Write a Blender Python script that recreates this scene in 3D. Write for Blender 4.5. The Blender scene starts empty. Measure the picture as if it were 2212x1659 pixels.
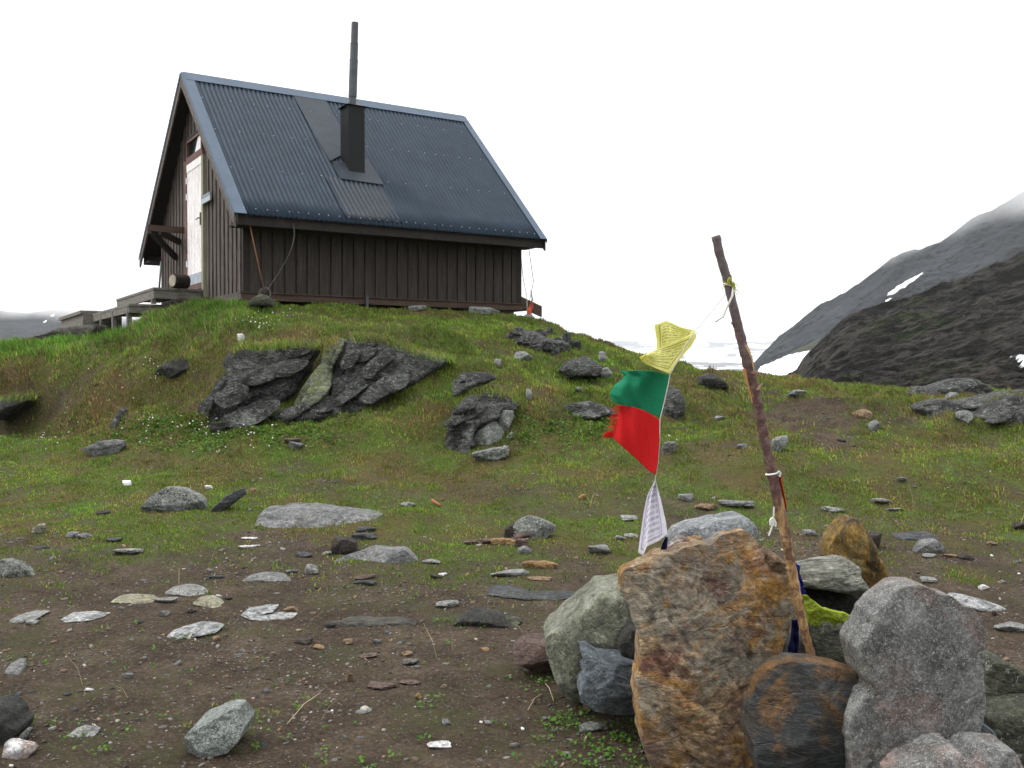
import bpy, bmesh, math, random
import numpy as np
from mathutils import Vector, Matrix
random.seed(4)
SC = bpy.context.scene
COL = SC.collection

# ------------------------------------------------------------------ camera, sky, sun, exposure
F = 2120.0; CX = 1106.0; CY = 829.5          # survey scale: the photograph is 2212 x 1659 units wide
PITCH = math.atan(29.5 / F)
CAM = np.array([0.0, 0.0, 1.5])
cam = bpy.data.cameras.new("camera"); cam_o = bpy.data.objects.new("camera", cam); COL.objects.link(cam_o)
cam_o.location = CAM; cam_o.rotation_euler = (math.pi / 2 - PITCH, 0, 0)
cam.sensor_width = 36; cam.lens = 36 * F / 2212; cam.clip_start = 0.05; cam.clip_end = 20000
SC.camera = cam_o
SC.view_settings.view_transform = 'Standard'; SC.view_settings.look = 'None'
SC.view_settings.exposure = -0.15; SC.view_settings.gamma = 1.0
SC.render.engine = 'CYCLES'
SC.cycles.use_denoising = True
SC.cycles.max_bounces = 5; SC.cycles.diffuse_bounces = 3; SC.cycles.volume_bounces = 4
SC.cycles.transparent_max_bounces = 12

SUN_EL, SUN_AZ = math.radians(52), math.radians(-80)      # azimuth from +Y towards +X
w = bpy.data.worlds.new("World"); SC.world = w; w.use_nodes = True
nt = w.node_tree; nt.nodes.clear()
out = nt.nodes.new('ShaderNodeOutputWorld'); bg = nt.nodes.new('ShaderNodeBackground')
sky = nt.nodes.new('ShaderNodeTexSky'); sky.sky_type = 'NISHITA'; sky.sun_disc = False
sky.sun_elevation = SUN_EL; sky.sun_rotation = SUN_AZ; sky.dust_density = 6
hs = nt.nodes.new('ShaderNodeHueSaturation'); hs.inputs['Saturation'].default_value = 0.25; hs.inputs['Value'].default_value = 0.6
tc = nt.nodes.new('ShaderNodeTexCoord'); sp = nt.nodes.new('ShaderNodeSeparateXYZ')
mr = nt.nodes.new('ShaderNodeMapRange'); mr.inputs[1].default_value = 0.0; mr.inputs[2].default_value = 1.0
mr.inputs[3].default_value = 8.8; mr.inputs[4].default_value = 27.0
pw_ = nt.nodes.new('ShaderNodeMath'); pw_.operation = 'POWER'; pw_.use_clamp = True; pw_.inputs[1].default_value = 1.6
mx = nt.nodes.new('ShaderNodeMixRGB'); mx.blend_type = 'ADD'; mx.inputs[0].default_value = 1
wt = nt.nodes.new('ShaderNodeMixRGB'); wt.blend_type = 'MULTIPLY'; wt.inputs[0].default_value = 1; wt.inputs[2].default_value = (0.985, 1.0, 1.02, 1)
L = nt.links.new
L(sky.outputs[0], hs.inputs['Color']); L(tc.outputs['Generated'], sp.inputs[0]); L(sp.outputs[2], pw_.inputs[0]); L(pw_.outputs[0], mr.inputs[0])
L(mr.outputs[0], wt.inputs[1]); L(hs.outputs[0], mx.inputs[1]); L(wt.outputs[0], mx.inputs[2])
L(mx.outputs[0], bg.inputs['Color']); L(bg.outputs[0], out.inputs[0])
bg.inputs['Strength'].default_value = 0.12                   # overcast: grey-white cloud light added to a weak clear sky
sl = bpy.data.lights.new("sun", 'SUN'); sl.energy = 1.5; sl.angle = math.radians(14); sl.color = (1, .97, .93)
so = bpy.data.objects.new("sun", sl); COL.objects.link(so)
sd = Vector((math.sin(SUN_AZ) * math.cos(SUN_EL), math.cos(SUN_AZ) * math.cos(SUN_EL), math.sin(SUN_EL)))
so.rotation_euler = sd.to_track_quat('Z', 'Y').to_euler()

# ------------------------------------------------------------------ survey helpers
ST, CT = math.sin(PITCH), math.cos(PITCH)
def rays(px, py):
    X = (np.asarray(px, float) - CX) / F; Y = (CY - np.asarray(py, float)) / F
    dy = CT + Y * ST
    return np.stack([X / dy, np.ones_like(dy), (-ST + Y * CT) / dy], -1)
def P(px, py, dep):
    return CAM + rays(px, py) * np.asarray(dep, float)[..., None]

# ------------------------------------------------------------------ numpy noise
_r = np.random.RandomState(7)
_perm = np.tile(_r.permutation(256), 3)
_g = _r.normal(size=(256, 3)); _g /= np.linalg.norm(_g, axis=1)[:, None]
def perlin(p):
    p = np.asarray(p, float); i = np.floor(p).astype(np.int64); f = p - i; u = f * f * f * (f * (f * 6 - 15) + 10)
    i &= 255; res = 0
    for dx in (0, 1):
        for dy in (0, 1):
            for dz in (0, 1):
                h = _perm[_perm[_perm[(i[..., 0] + dx) & 255] + ((i[..., 1] + dy) & 255)] + ((i[..., 2] + dz) & 255)]
                g = _g[h]; d = f - np.array([dx, dy, dz])
                wgt = (u[..., 0] if dx else 1 - u[..., 0]) * (u[..., 1] if dy else 1 - u[..., 1]) * (u[..., 2] if dz else 1 - u[..., 2])
                res = res + wgt * (g * d).sum(-1)
    return res * 1.5
def fbm(p, oct=4, gain=.5, ridged=False):
    a = 1.0; s = 0; t = 0; p = np.asarray(p, float)
    for k in range(oct):
        n = perlin(p * (2.03 ** k) + k * 17.3)
        if ridged: n = 1 - 2 * np.abs(n)
        s = s + a * n; t += a; a *= gain
    return s / t
def xy3(x, y, s, z=0.0):
    return np.stack([x * s, y * s, np.full_like(x, z)], -1)
def sstep(a, b, x):
    t = np.clip((x - a) / (b - a), 0, 1); return t * t * (3 - 2 * t)

# ------------------------------------------------------------------ object helpers
def mesh_np(name, V, Fc, mat=None, parent=None, smooth=False, loc=None):
    me = bpy.data.meshes.new(name)
    V = np.asarray(V, float)
    if loc is not None: V = V - np.asarray(loc, float)
    if isinstance(Fc, np.ndarray):
        n = Fc.shape[1]
        me.vertices.add(len(V)); me.vertices.foreach_set('co', V.astype(np.float32).ravel())
        me.loops.add(Fc.size); me.loops.foreach_set('vertex_index', Fc.astype(np.int32).ravel())
        me.polygons.add(len(Fc)); me.polygons.foreach_set('loop_start', np.arange(0, Fc.size, n, dtype=np.int32))
        me.update(calc_edges=True)
    else:
        me.from_pydata([tuple(v) for v in V], [], Fc); me.update()
    if smooth: me.polygons.foreach_set('use_smooth', np.ones(len(me.polygons), bool))
    if mat:
        for m in (mat if isinstance(mat, (list, tuple)) else [mat]): me.materials.append(m)
    o = bpy.data.objects.new(name, me); COL.objects.link(o)
    if loc is not None: o.location = loc
    if parent: o.parent = parent
    return o
def tag(o, label=None, cat=None, group=None, kind=None):
    if label: o['label'] = label
    if cat: o['category'] = cat
    if group: o['group'] = group
    if kind: o['kind'] = kind
    return o
def empty(name, loc, label, cat, group=None):
    o = bpy.data.objects.new(name, None); COL.objects.link(o); o.location = loc; o.empty_display_size = .1
    return tag(o, label, cat, group)

def wl(o):
    t = np.zeros(3)
    while o is not None: t = t + np.array(o.location); o = o.parent
    return t

class MB:
    """collects shapes into ONE mesh; frame = (origin, ex, ey, ez)"""
    def __init__(s, frame=None): s.v = []; s.f = []; s.m = []; s.fr = frame
    def add(s, V, Fc, mi=0):
        b = len(s.v); s.v += [tuple(v) for v in V]; s.f += [tuple(b + i for i in f) for f in Fc]; s.m += [mi] * len(Fc)
    def box(s, a, b, mi=0, taper=None):
        x0, y0, z0 = a; x1, y1, z1 = b
        V = [(x0, y0, z0), (x1, y0, z0), (x1, y1, z0), (x0, y1, z0), (x0, y0, z1), (x1, y0, z1), (x1, y1, z1), (x0, y1, z1)]
        s.add(V, [(0, 3, 2, 1), (4, 5, 6, 7), (0, 1, 5, 4), (1, 2, 6, 5), (2, 3, 7, 6), (3, 0, 4, 7)], mi)
    def prism(s, poly, ext, mi=0):     # poly: list of 3d points, ext: 3d vector
        n = len(poly); P0 = [np.array(p, float) for p in poly]; e = np.array(ext, float)
        s.add(P0 + [p + e for p in P0], [tuple(range(n))[::-1], tuple(range(n, 2 * n))] + [(i, (i + 1) % n, n + (i + 1) % n, n + i) for i in range(n)], mi)
    def bar(s, p, q, wd, ht, mi=0):
        p = np.array(p, float); q = np.array(q, float); d = q - p; d /= np.linalg.norm(d)
        up = np.array([0, 0, 1.]) if abs(d[2]) < .9 else np.array([1., 0, 0])
        a = np.cross(d, up); a /= np.linalg.norm(a); b = np.cross(a, d)
        c = [(-wd / 2, -ht / 2), (wd / 2, -ht / 2), (wd / 2, ht / 2), (-wd / 2, ht / 2)]
        s.prism([p + a * i + b * j for i, j in c], q - p, mi)
    def tube(s, pts, rad, n=8, mi=0, cap=True, jit=0):
        pts = [np.array(p, float) for p in pts]; m = len(pts)
        rad = rad if hasattr(rad, '__len__') else [rad] * m
        V = []; prev = None
        for i, p in enumerate(pts):
            t = pts[min(i + 1, m - 1)] - pts[max(i - 1, 0)]; t = t / (np.linalg.norm(t) + 1e-12)
            if prev is None:
                u = np.cross(t, [0.31, .2, .93]); u /= np.linalg.norm(u)
            else:
                u = prev - t * (prev @ t); u /= np.linalg.norm(u)
            prev = u; v = np.cross(t, u)
            for k in range(n):
                a = 2 * math.pi * k / n; r = rad[i] * (1 + jit * random.uniform(-1, 1))
                V.append(p + (u * math.cos(a) + v * math.sin(a)) * r)
        Fc = [(i * n + k, i * n + (k + 1) % n, (i + 1) * n + (k + 1) % n, (i + 1) * n + k) for i in range(m - 1) for k in range(n)]
        if cap: Fc += [tuple(range(n))[::-1], tuple((m - 1) * n + k for k in range(n))]
        s.add(V, Fc, mi)
    def build(s, name, mat, parent=None, smooth=False, loc=None):
        V = np.array(s.v, float)
        if s.fr is not None:
            o, ex, ey, ez = s.fr; V = o + V[:, :1] * ex + V[:, 1:2] * ey + V[:, 2:] * ez
        V = V - wl(parent)
        ob = mesh_np(name, V, s.f, mat, parent, smooth, loc)
        if any(s.m): ob.data.polygons.foreach_set('material_index', s.m)
        return ob

# ------------------------------------------------------------------ materials
def newmat(name):
    m = bpy.data.materials.new(name); m.use_nodes = True; n = m.node_tree; n.nodes.clear()
    o = n.nodes.new('ShaderNodeOutputMaterial'); b = n.nodes.new('ShaderNodeBsdfPrincipled'); n.links.new(b.outputs[0], o.inputs[0])
    return m, n, b
def N(n, t, **kw):
    x = n.nodes.new(t)
    for k, v in kw.items():
        if isinstance(k, str) and k.startswith('i_'):
            key = k[2:]; key = int(key) if key.isdigit() else key.replace('_', ' ')
            x.inputs[key].default_value = v
        else: setattr(x, k, v)
    return x
def c4(c): return (c[0], c[1], c[2], 1)
def ramp(n, fac, stops, interp='LINEAR'):
    r = n.nodes.new('ShaderNodeValToRGB'); r.color_ramp.interpolation = interp
    e = r.color_ramp.elements
    while len(e) < len(stops): e.new(.5)
    for el, (p, c) in zip(e, stops): el.position = p; el.color = c4(c) if hasattr(c, '__len__') else (c, c, c, 1)
    n.links.new(fac, r.inputs[0]); return r.outputs[0]
def noise(n, vec, scale, detail=5, rough=.6, dist=0.0):
    x = N(n, 'ShaderNodeTexNoise'); x.inputs['Scale'].default_value = scale; x.inputs['Detail'].default_value = detail
    x.inputs['Roughness'].default_value = rough; x.inputs['Distortion'].default_value = dist
    if vec is not None: n.links.new(vec, x.inputs['Vector'])
    return x.outputs['Fac']
def mix(n, fac, a, b, mode='MIX'):
    x = N(n, 'ShaderNodeMixRGB', blend_type=mode)
    for i, v in ((0, fac), (1, a), (2, b)):
        if hasattr(v, 'links') or isinstance(v, bpy.types.NodeSocket): n.links.new(v, x.inputs[i])
        elif hasattr(v, '__len__'): x.inputs[i].default_value = c4(v)
        else: x.inputs[i].default_value = v if i == 0 else (v, v, v, 1)
    return x.outputs[0]
def bump(n, b, h, dist, strength=1.0):
    x = N(n, 'ShaderNodeBump'); x.inputs['Distance'].default_value = dist; x.inputs['Strength'].default_value = strength
    n.links.new(h, x.inputs['Height']); n.links.new(x.outputs[0], b.inputs['Normal'])
def objvec(n, scale=(1, 1, 1), rot=(0, 0, 0), rnd=True, coord='Object'):
    t = N(n, 'ShaderNodeTexCoord'); mp = N(n, 'ShaderNodeMapping')
    mp.inputs['Scale'].default_value = scale; mp.inputs['Rotation'].default_value = rot
    n.links.new(t.outputs[coord], mp.inputs['Vector'])
    if rnd:
        oi = N(n, 'ShaderNodeObjectInfo'); m = N(n, 'ShaderNodeMath', operation='MULTIPLY'); m.inputs[1].default_value = 37.0
        n.links.new(oi.outputs['Random'], m.inputs[0]); n.links.new(m.outputs[0], mp.inputs['Location'])
    return mp.outputs[0]

def rock_mat(name, cols, scale=5, stretch=(1, 1, 1), rot=(0, 0, 0), speck=None, lichens=(), bd=.012, rough=.8, fine=60, spec=.35, dist=.8, patches=(), grain=.75, crack=.13, csc=1.0):
    m, n, b = newmat(name)
    v = objvec(n, stretch, rot); v0 = objvec(n)
    f1 = noise(n, v, scale, 10, .74, dist)
    k = len(cols); stops = [(.34 + .32 * i / max(1, k - 1), c) for i, c in enumerate(cols)]
    col = ramp(n, f1, stops)
    for (pc_, ps, th, wd) in patches:
        fp = noise(n, v0, ps, 8, .72, .6); col = mix(n, ramp(n, fp, [(th - wd, 0.0), (th + wd, .85)]), col, pc_)
    f2 = noise(n, v, scale * 4.3, 9, .8, .5)
    col = mix(n, .95, col, ramp(n, f2, [(.30, .28), (.46, .80), (.54, 1.1), (.72, 1.9)]), 'MULTIPLY')
    f3 = noise(n, v0, fine, 5, .8)
    col = mix(n, grain, col, ramp(n, f3, [(.34, .45), (.5, 1.0), (.66, 1.75)]), 'MULTIPLY')
    if speck:
        sc, ss, th = speck
        fs = noise(n, v0, ss, 3, .8, 1.0); col = mix(n, ramp(n, fs, [(th - .02, 0.0), (th + .03, .9)]), col, sc)
    for (lc, ls, th) in lichens:
        fl = noise(n, v0, ls, 8, .78, .3)
        col = mix(n, ramp(n, fl, [(th, 0.0), (th + .03, .9)]), col, lc)
    ge = N(n, 'ShaderNodeNewGeometry'); col = mix(n, 1, col, ramp(n, ge.outputs['Pointiness'], [(.44, .35), (.5, 1.0), (.56, 1.25)]), 'MULTIPLY')   # darker in hollows, paler on raised edges
    n.links.new(col, b.inputs['Base Color'])
    b.inputs['Roughness'].default_value = rough; b.inputs['Specular IOR Level'].default_value = spec
    ad = N(n, 'ShaderNodeMath', operation='MULTIPLY_ADD'); ad.inputs[1].default_value = .6
    n.links.new(f2, ad.inputs[0]); n.links.new(f1, ad.inputs[2])
    ad2 = N(n, 'ShaderNodeMath', operation='MULTIPLY_ADD'); ad2.inputs[1].default_value = .25
    n.links.new(f3, ad2.inputs[0]); n.links.new(ad.outputs[0], ad2.inputs[2])
    vo = N(n, 'ShaderNodeTexVoronoi', feature='DISTANCE_TO_EDGE'); vo.inputs['Scale'].default_value = scale * csc; wv = N(n, 'ShaderNodeTexNoise'); wv.inputs['Scale'].default_value = scale * 1.5; wv.inputs['Detail'].default_value = 6
    n.links.new(v, wv.inputs['Vector']); n.links.new(mix(n, .5, v, wv.outputs['Color'], 'ADD'), vo.inputs['Vector'])
    cr = ramp(n, vo.outputs['Distance'], [(0.0, 0.0), (.035, 1.0)]); ad3 = N(n, 'ShaderNodeMath', operation='MULTIPLY_ADD'); ad3.inputs[1].default_value = crack; n.links.new(cr, ad3.inputs[0]); n.links.new(ad2.outputs[0], ad3.inputs[2])
    bump(n, b, ad3.outputs[0], bd * 8)
    return m
RM = {}
def rk(key, *a, **k): RM[key] = rock_mat('rock ' + key, *a, **k)
rk('rust', [(0.135, 0.101, 0.074), (0.513, 0.257, 0.095), (0.648, 0.486, 0.297), (0.378, 0.230, 0.115), (0.324, 0.149, 0.081), (0.702, 0.581, 0.419)], 2.6, (1, 1, 1.8), (0, .6, 0), speck=((.60, .54, .45), 130, .70), patches=(((.36, .33, .26), 2.3, .52, .04), ((.55, .28, .05), 3.1, .54, .04), ((.33, .22, .18), 2.7, .58, .05), ((.22, .09, .07), 2.0, .62, .04), ((.07, .07, .065), 3.4, .64, .03)), lichens=[((.20, .24, .15), 6, .73)], bd=.014, grain=.6, dist=1.4)
rk('palegreen', [(0.122, 0.126, 0.094), (0.225, 0.234, 0.168), (0.309, 0.318, 0.243), (0.374, 0.374, 0.309)], 5, speck=((.06, .07, .05), 60, .64), lichens=[((.20, .13, .012), 7, .67), ((.16, .17, .15), 3, .62)], bd=.010)
rk('bluegrey', [(0.046, 0.052, 0.058), (0.130, 0.156, 0.176), (0.221, 0.260, 0.286), (0.104, 0.098, 0.091)], 5, (1, 1, 1.5), speck=((.32, .36, .38), 180, .66), lichens=[((.28, .16, .07), 5, .69)], bd=.010, rough=.6)
rk('slate', [(0.024, 0.027, 0.029), (0.060, 0.066, 0.068), (0.043, 0.044, 0.043), (0.102, 0.106, 0.102)], 2.6, (1, 1, 2.8), (0, -.6, 0), speck=((.28, .28, .26), 160, .70), patches=(((.24, .12, .035), 2.6, .56, .04), ((.085, .06, .038), 2.0, .57, .06)), bd=.010, rough=.6, grain=.55)
rk('granite', [(0.101, 0.101, 0.098), (0.195, 0.195, 0.187), (0.257, 0.257, 0.242), (0.148, 0.148, 0.144)], 3.0, speck=((.62, .62, .60), 110, .58), patches=(((.30, .19, .155), 1.6, .54, .06), ((.19, .18, .12), 3.0, .62, .04), ((.12, .12, .12), 2.2, .60, .05)), lichens=[((.045, .045, .045), 60, .66)], bd=.010, fine=90, grain=.7)
rk('ochre', [(0.046, 0.042, 0.034), (0.156, 0.098, 0.029), (0.325, 0.195, 0.039), (0.195, 0.169, 0.078), (0.390, 0.377, 0.338)], 5, (1.8, 1, .5), (0, .35, 0), lichens=[((.36, .36, .34), 8, .68)], bd=.012)
rk('schist', [(0.050, 0.056, 0.044), (0.250, 0.263, 0.200), (0.450, 0.450, 0.375), (0.125, 0.125, 0.088), (0.525, 0.525, 0.463)], 5, (.5, 1, 3.2), (0, -.15, 0), bd=.018, fine=50)
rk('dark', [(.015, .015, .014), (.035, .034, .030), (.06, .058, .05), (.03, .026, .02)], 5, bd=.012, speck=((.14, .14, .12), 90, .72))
rk('mossy', [(0.029, 0.031, 0.022), (0.086, 0.094, 0.058), (0.144, 0.144, 0.101), (0.058, 0.058, 0.043)], 6, (1, 1, 2.4), (0, -.4, 0), speck=((.40, .41, .36), 26, .62), lichens=[((.07, .09, .02), 5, .60)], bd=.016)
rk('speckled', [(0.085, 0.093, 0.098), (0.221, 0.238, 0.246), (0.425, 0.442, 0.451), (0.119, 0.128, 0.132)], 7, (1, 1, 2), (0, -.3, 0), speck=((.65, .67, .67), 70, .60), lichens=[((.24, .28, .08), 14, .70)], bd=.008, rough=.45)
rk('outcrop', [(0.010, 0.011, 0.011), (0.047, 0.051, 0.049), (0.170, 0.174, 0.162), (0.019, 0.020, 0.020), (0.255, 0.259, 0.238), (0.043, 0.047, 0.043)], 3.0, (.8, 1, 2.4), (0, .75, 0), speck=((.56, .58, .53), 24, .635), patches=(((.012, .012, .011), 2.2, .55, .03), ((.26, .27, .24), 3.4, .59, .03)), lichens=[((.24, .29, .07), 2.6, .66), ((.46, .48, .42), 8.0, .645), ((.035, .045, .012), 1.8, .67)], bd=.05, fine=25, grain=.9, dist=1.6)
rk('lichenwhite', [(0.065, 0.078, 0.072), (0.156, 0.176, 0.163), (0.221, 0.240, 0.221), (0.117, 0.130, 0.124)], 4, speck=((.50, .54, .49), 75, .52), patches=(((.10, .10, .09), 3.0, .62, .03),), lichens=[((.05, .06, .055), 5.0, .66)], bd=.010, grain=.6)
rk('lichenridge', [(.02, .022, .02), (.08, .09, .07), (.20, .21, .16), (.25, .29, .12), (.08, .08, .07)], 3.5, (.8, 1, 2.2), (0, .75, 0), speck=((.40, .42, .36), 26, .62), lichens=[((.27, .33, .08), 3.0, .60)], bd=.035, fine=25)
rk('lichengrey', [(0.065, 0.072, 0.070), (0.174, 0.189, 0.174), (0.290, 0.297, 0.275), (0.116, 0.123, 0.116)], 4.5, speck=((.46, .48, .42), 55, .57), patches=(((.05, .045, .035), 4, .60, .04),), lichens=[((.26, .28, .09), 6, .72)], bd=.012)
rk('grey', [(0.087, 0.091, 0.090), (0.174, 0.181, 0.177), (0.275, 0.275, 0.268), (0.131, 0.131, 0.123)], 5, (1, 1, 2), speck=((.36, .36, .33), 60, .62), patches=(((.12, .10, .075), 3, .62, .04),), bd=.010)
rk('darkslab', [(.03, .032, .034), (.07, .072, .076), (.12, .12, .12)], 7, (1, 1, 3), bd=.008)
rk('pale', [(0.157, 0.157, 0.147), (0.276, 0.276, 0.258), (0.405, 0.405, 0.386), (0.221, 0.212, 0.184)], 8, (1, 1, 2), speck=((.08, .08, .075), 50, .68), lichens=[((.20, .19, .11), 9, .66)], bd=.010)
rk('whitegrey', [(0.082, 0.086, 0.090), (0.180, 0.189, 0.197), (0.492, 0.492, 0.476), (0.131, 0.135, 0.139), (0.508, 0.508, 0.492)], 5, (1, 1, 1.6), bd=.008)
rk('white', [(.55, .53, .52), (.72, .70, .69), (.62, .58, .56)], 8, bd=.006, rough=.6)
rk('tan', [(.18, .11, .06), (.28, .19, .11), (.34, .25, .17)], 8, bd=.008)
rk('orange', [(.22, .12, .04), (.30, .18, .07), (.36, .25, .13)], 8, bd=.006, rough=.6)
rk('reddish', [(.07, .042, .034), (.14, .085, .07), (.20, .135, .11), (.10, .07, .06)], 8, (1, 1, 3), bd=.010)
rk('brown', [(.035, .027, .023), (.07, .052, .043), (.10, .08, .065)], 12, speck=((.16, .13, .10), 60, .66), bd=.012)
rk('yellowish', [(.20, .19, .12), (.34, .31, .20), (.42, .40, .30), (.18, .18, .14)], 7, (1, 1, 2), speck=((.08, .08, .06), 50, .66), bd=.010)
rk('cragbrown', [(0.036, 0.036, 0.031), (0.084, 0.078, 0.066), (0.132, 0.120, 0.096), (0.060, 0.060, 0.048)], 1.6, (.6, 1, 3.2), (0, .1, 0), lichens=[((.10, .11, .045), 2.0, .60)], bd=.03, fine=20)
rk('whitebrown', [(.16, .11, .09), (.26, .20, .17), (.70, .68, .68), (.78, .76, .76)], 3.0, bd=.006)

def wood_mat(name, cols, stretch, rough=.8, bd=.004, spec=.3, scale=3.0):
    m, n, b = newmat(name)
    v = objvec(n, stretch, rnd=True)
    f = noise(n, v, scale, 8, .65, .4); f2 = noise(n, v, scale * 6, 5, .7)
    k = len(cols); col = ramp(n, f, [(.3 + .4 * i / (k - 1), c) for i, c in enumerate(cols)])
    col = mix(n, .7, col, ramp(n, f2, [(.3, .55), (.7, 1.45)]), 'MULTIPLY')
    n.links.new(col, b.inputs['Base Color']); b.inputs['Roughness'].default_value = rough; b.inputs['Specular IOR Level'].default_value = spec
    bump(n, b, f2, bd * 3); return m
def plain(name, col, rough=.6, metal=0.0, var=.35, scale=6, spec=.5, bd=0.0, detail=5):
    m, n, b = newmat(name); v = objvec(n)
    f = noise(n, v, scale, detail, .65, .3)
    n.links.new(mix(n, 1, col, ramp(n, f, [(.25, 1 - var), (.5, 1.0), (.75, 1 + var)]), 'MULTIPLY'), b.inputs['Base Color'])
    b.inputs['Roughness'].default_value = rough; b.inputs['Metallic'].default_value = metal; b.inputs['Specular IOR Level'].default_value = spec
    if bd: bump(n, b, noise(n, v, scale * 5, 6, .7), bd)
    return m

# ------------------------------------------------------------------ cabin frame (needed by the terrain)
_a = math.radians(58)
E1 = np.array([math.sin(_a), math.cos(_a), 0]); E2 = np.array([-math.cos(_a), math.sin(_a), 0]); EZ = np.array([0, 0, 1.0])
HC = P(525, 630, 14.0)                      # near lower corner of the cabin walls
HF = (HC, E1, E2, EZ)
def hut(u, v, z): return HC + E1 * u + E2 * v + EZ * z

# ------------------------------------------------------------------ terrain
NEAR = [(1659, 3.7), (1500, 4.5), (1400, 5.25), (1300, 6.05), (1200, 7.15)]
COLS = {  # survey x: (survey y, distance) up to the crest, then (distance, height) behind it
 0: ([(1100, 9.0), (1000, 11.0), (940, 12.2), (905, 12.8), (850, 13.1), (820, 13.5), (780, 14.3), (752, 15.2)], [(17, 1.4), (21, -.2), (32, -6)]),
 150: ([(1100, 8.9), (1000, 10.9), (950, 11.9), (905, 12.4), (850, 12.8), (800, 13.4), (778, 14.1), (760, 14.9)], [(17, 1.65), (21, .8), (32, -5)]),
 260: ([(1100, 8.8), (1000, 10.7), (950, 11.5), (900, 12), (850, 12.4), (800, 13), (772, 13.6), (751, 14.2)], [(15.5, 1.88), (18, 1.85), (21, 1.5), (32, -4)]),
 420: ([(1100, 8.7), (1000, 10.4), (950, 11), (900, 11.5), (850, 11.9), (800, 12.4), (750, 12.9), (714, 13.4), (681, 14.0)], [(16, 2.30), (20, 2.2), (24, 1), (34, -4)]),
 525: ([(1100, 8.6), (1000, 10.2), (950, 10.8), (925, 11.1), (880, 11.6), (735, 12.4), (700, 13.0), (664, 13.9)], [(16, 2.36), (20, 2.3), (24, 1), (34, -4)]),
 700: ([(1100, 8.6), (1000, 10.2), (930, 10.9), (900, 11.3), (745, 12.4), (700, 13.2), (667, 14.5)], [(16, 2.38), (20, 2.3), (24, 1), (34, -4)]),
 900: ([(1100, 8.6), (1000, 10.1), (950, 10.6), (880, 11.2), (850, 11.6), (780, 12.2), (750, 12.6), (712, 13.5), (677, 15.1)], [(17, 2.4), (20, 2.2), (24, .6), (34, -4)]),
 1124: ([(1100, 8.6), (1000, 10), (950, 10.5), (900, 11), (850, 11.6), (800, 12.2), (760, 13), (722, 14.2), (690, 15.8)], [(18, 2.2), (21, 1.3), (26, -1), (36, -6)]),
 1300: ([(1100, 8.6), (1000, 9.9), (950, 10.4), (900, 11), (850, 11.7), (800, 12.6), (766, 13.8), (744, 15)], [(17, 1.7), (20, .5), (26, -2.5), (36, -8)]),
 1500: ([(1100, 8.6), (1000, 9.8), (950, 10.5), (900, 11.3), (850, 12.3), (822, 13.5), (805, 14.5)], [(16.5, 1.25), (20, -.2), (26, -3), (36, -8)]),
 1700: ([(1100, 8.6), (1000, 9.7), (950, 10.6), (900, 11.7), (860, 13), (836, 14.3), (823, 15.5)], [(17.5, 1.1), (21, -.3), (27, -3), (36, -8)]),
 1900: ([(1100, 8.6), (1000, 9.6), (950, 10.5), (900, 11.7), (870, 12.6), (856, 13.8), (847, 15)], [(17, .9), (21, -.5), (27, -3), (36, -8)]),
 2100: ([(1100, 8.6), (1000, 9.5), (950, 10.3), (900, 11.3), (870, 12.2), (856, 13), (846, 14)], [(16, 1.0), (20, -.4), (27, -3), (36, -8)]),
 2250: ([(1100, 8.6), (1000, 9.4), (950, 10.1), (900, 11), (880, 12), (868, 13.5)], [(15.5, .75), (20, -.6), (27, -3), (36, -8)]),
}
FAR = [(80, -22), (200, -42), (1000, -80), (7000, -80)]
LD = np.linspace(math.log(1.0), math.log(7000), 1500)
PXG = np.linspace(-300, 2500, 700)
def _table():
    rows = []; keys = sorted(COLS)
    for k in keys:
        pts, aft = COLS[k]; d = [0.5]; z = [0.0]
        for py, dep in NEAR + pts:
            d.append(dep); z.append(P(k, py, dep)[2])
        for dd, zz in aft + FAR: d.append(dd); z.append(zz)
        zz = np.interp(np.exp(LD), d, z); ker = np.exp(-np.linspace(-2, 2, 11) ** 2); ker /= ker.sum()
        zz = np.convolve(np.pad(zz, 5, mode='edge'), ker, 'valid'); rows.append(zz)
    rows = np.array(rows); T = np.array([np.interp(PXG, keys, rows[:, j]) for j in range(rows.shape[1])])   # [depth, px]
    ker = np.exp(-np.linspace(-2, 2, 25) ** 2); ker /= ker.sum()
    T = np.array([np.convolve(np.pad(r, 12, mode='edge'), ker, 'valid') for r in T])
    return T
TAB = _table()
AZM = math.atan2(2500 - CX, F)
def base_h(x, y):
    az = np.clip(np.arctan2(x, y), -AZM, AZM); r = np.hypot(x, y); d = np.maximum(r * np.cos(az), 1.0)
    px = CX + F * np.tan(az) * 1.0
    i = np.clip((px - PXG[0]) / (PXG[1] - PXG[0]), 0, len(PXG) - 1.001); j = np.clip((np.log(d) - LD[0]) / (LD[1] - LD[0]), 0, len(LD) - 1.001)
    i0 = i.astype(int); j0 = j.astype(int); fi = i - i0; fj = j - j0
    return (TAB[j0, i0] * (1 - fi) + TAB[j0, i0 + 1] * fi) * (1 - fj) + (TAB[j0 + 1, i0] * (1 - fi) + TAB[j0 + 1, i0 + 1] * fi) * fj
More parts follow.
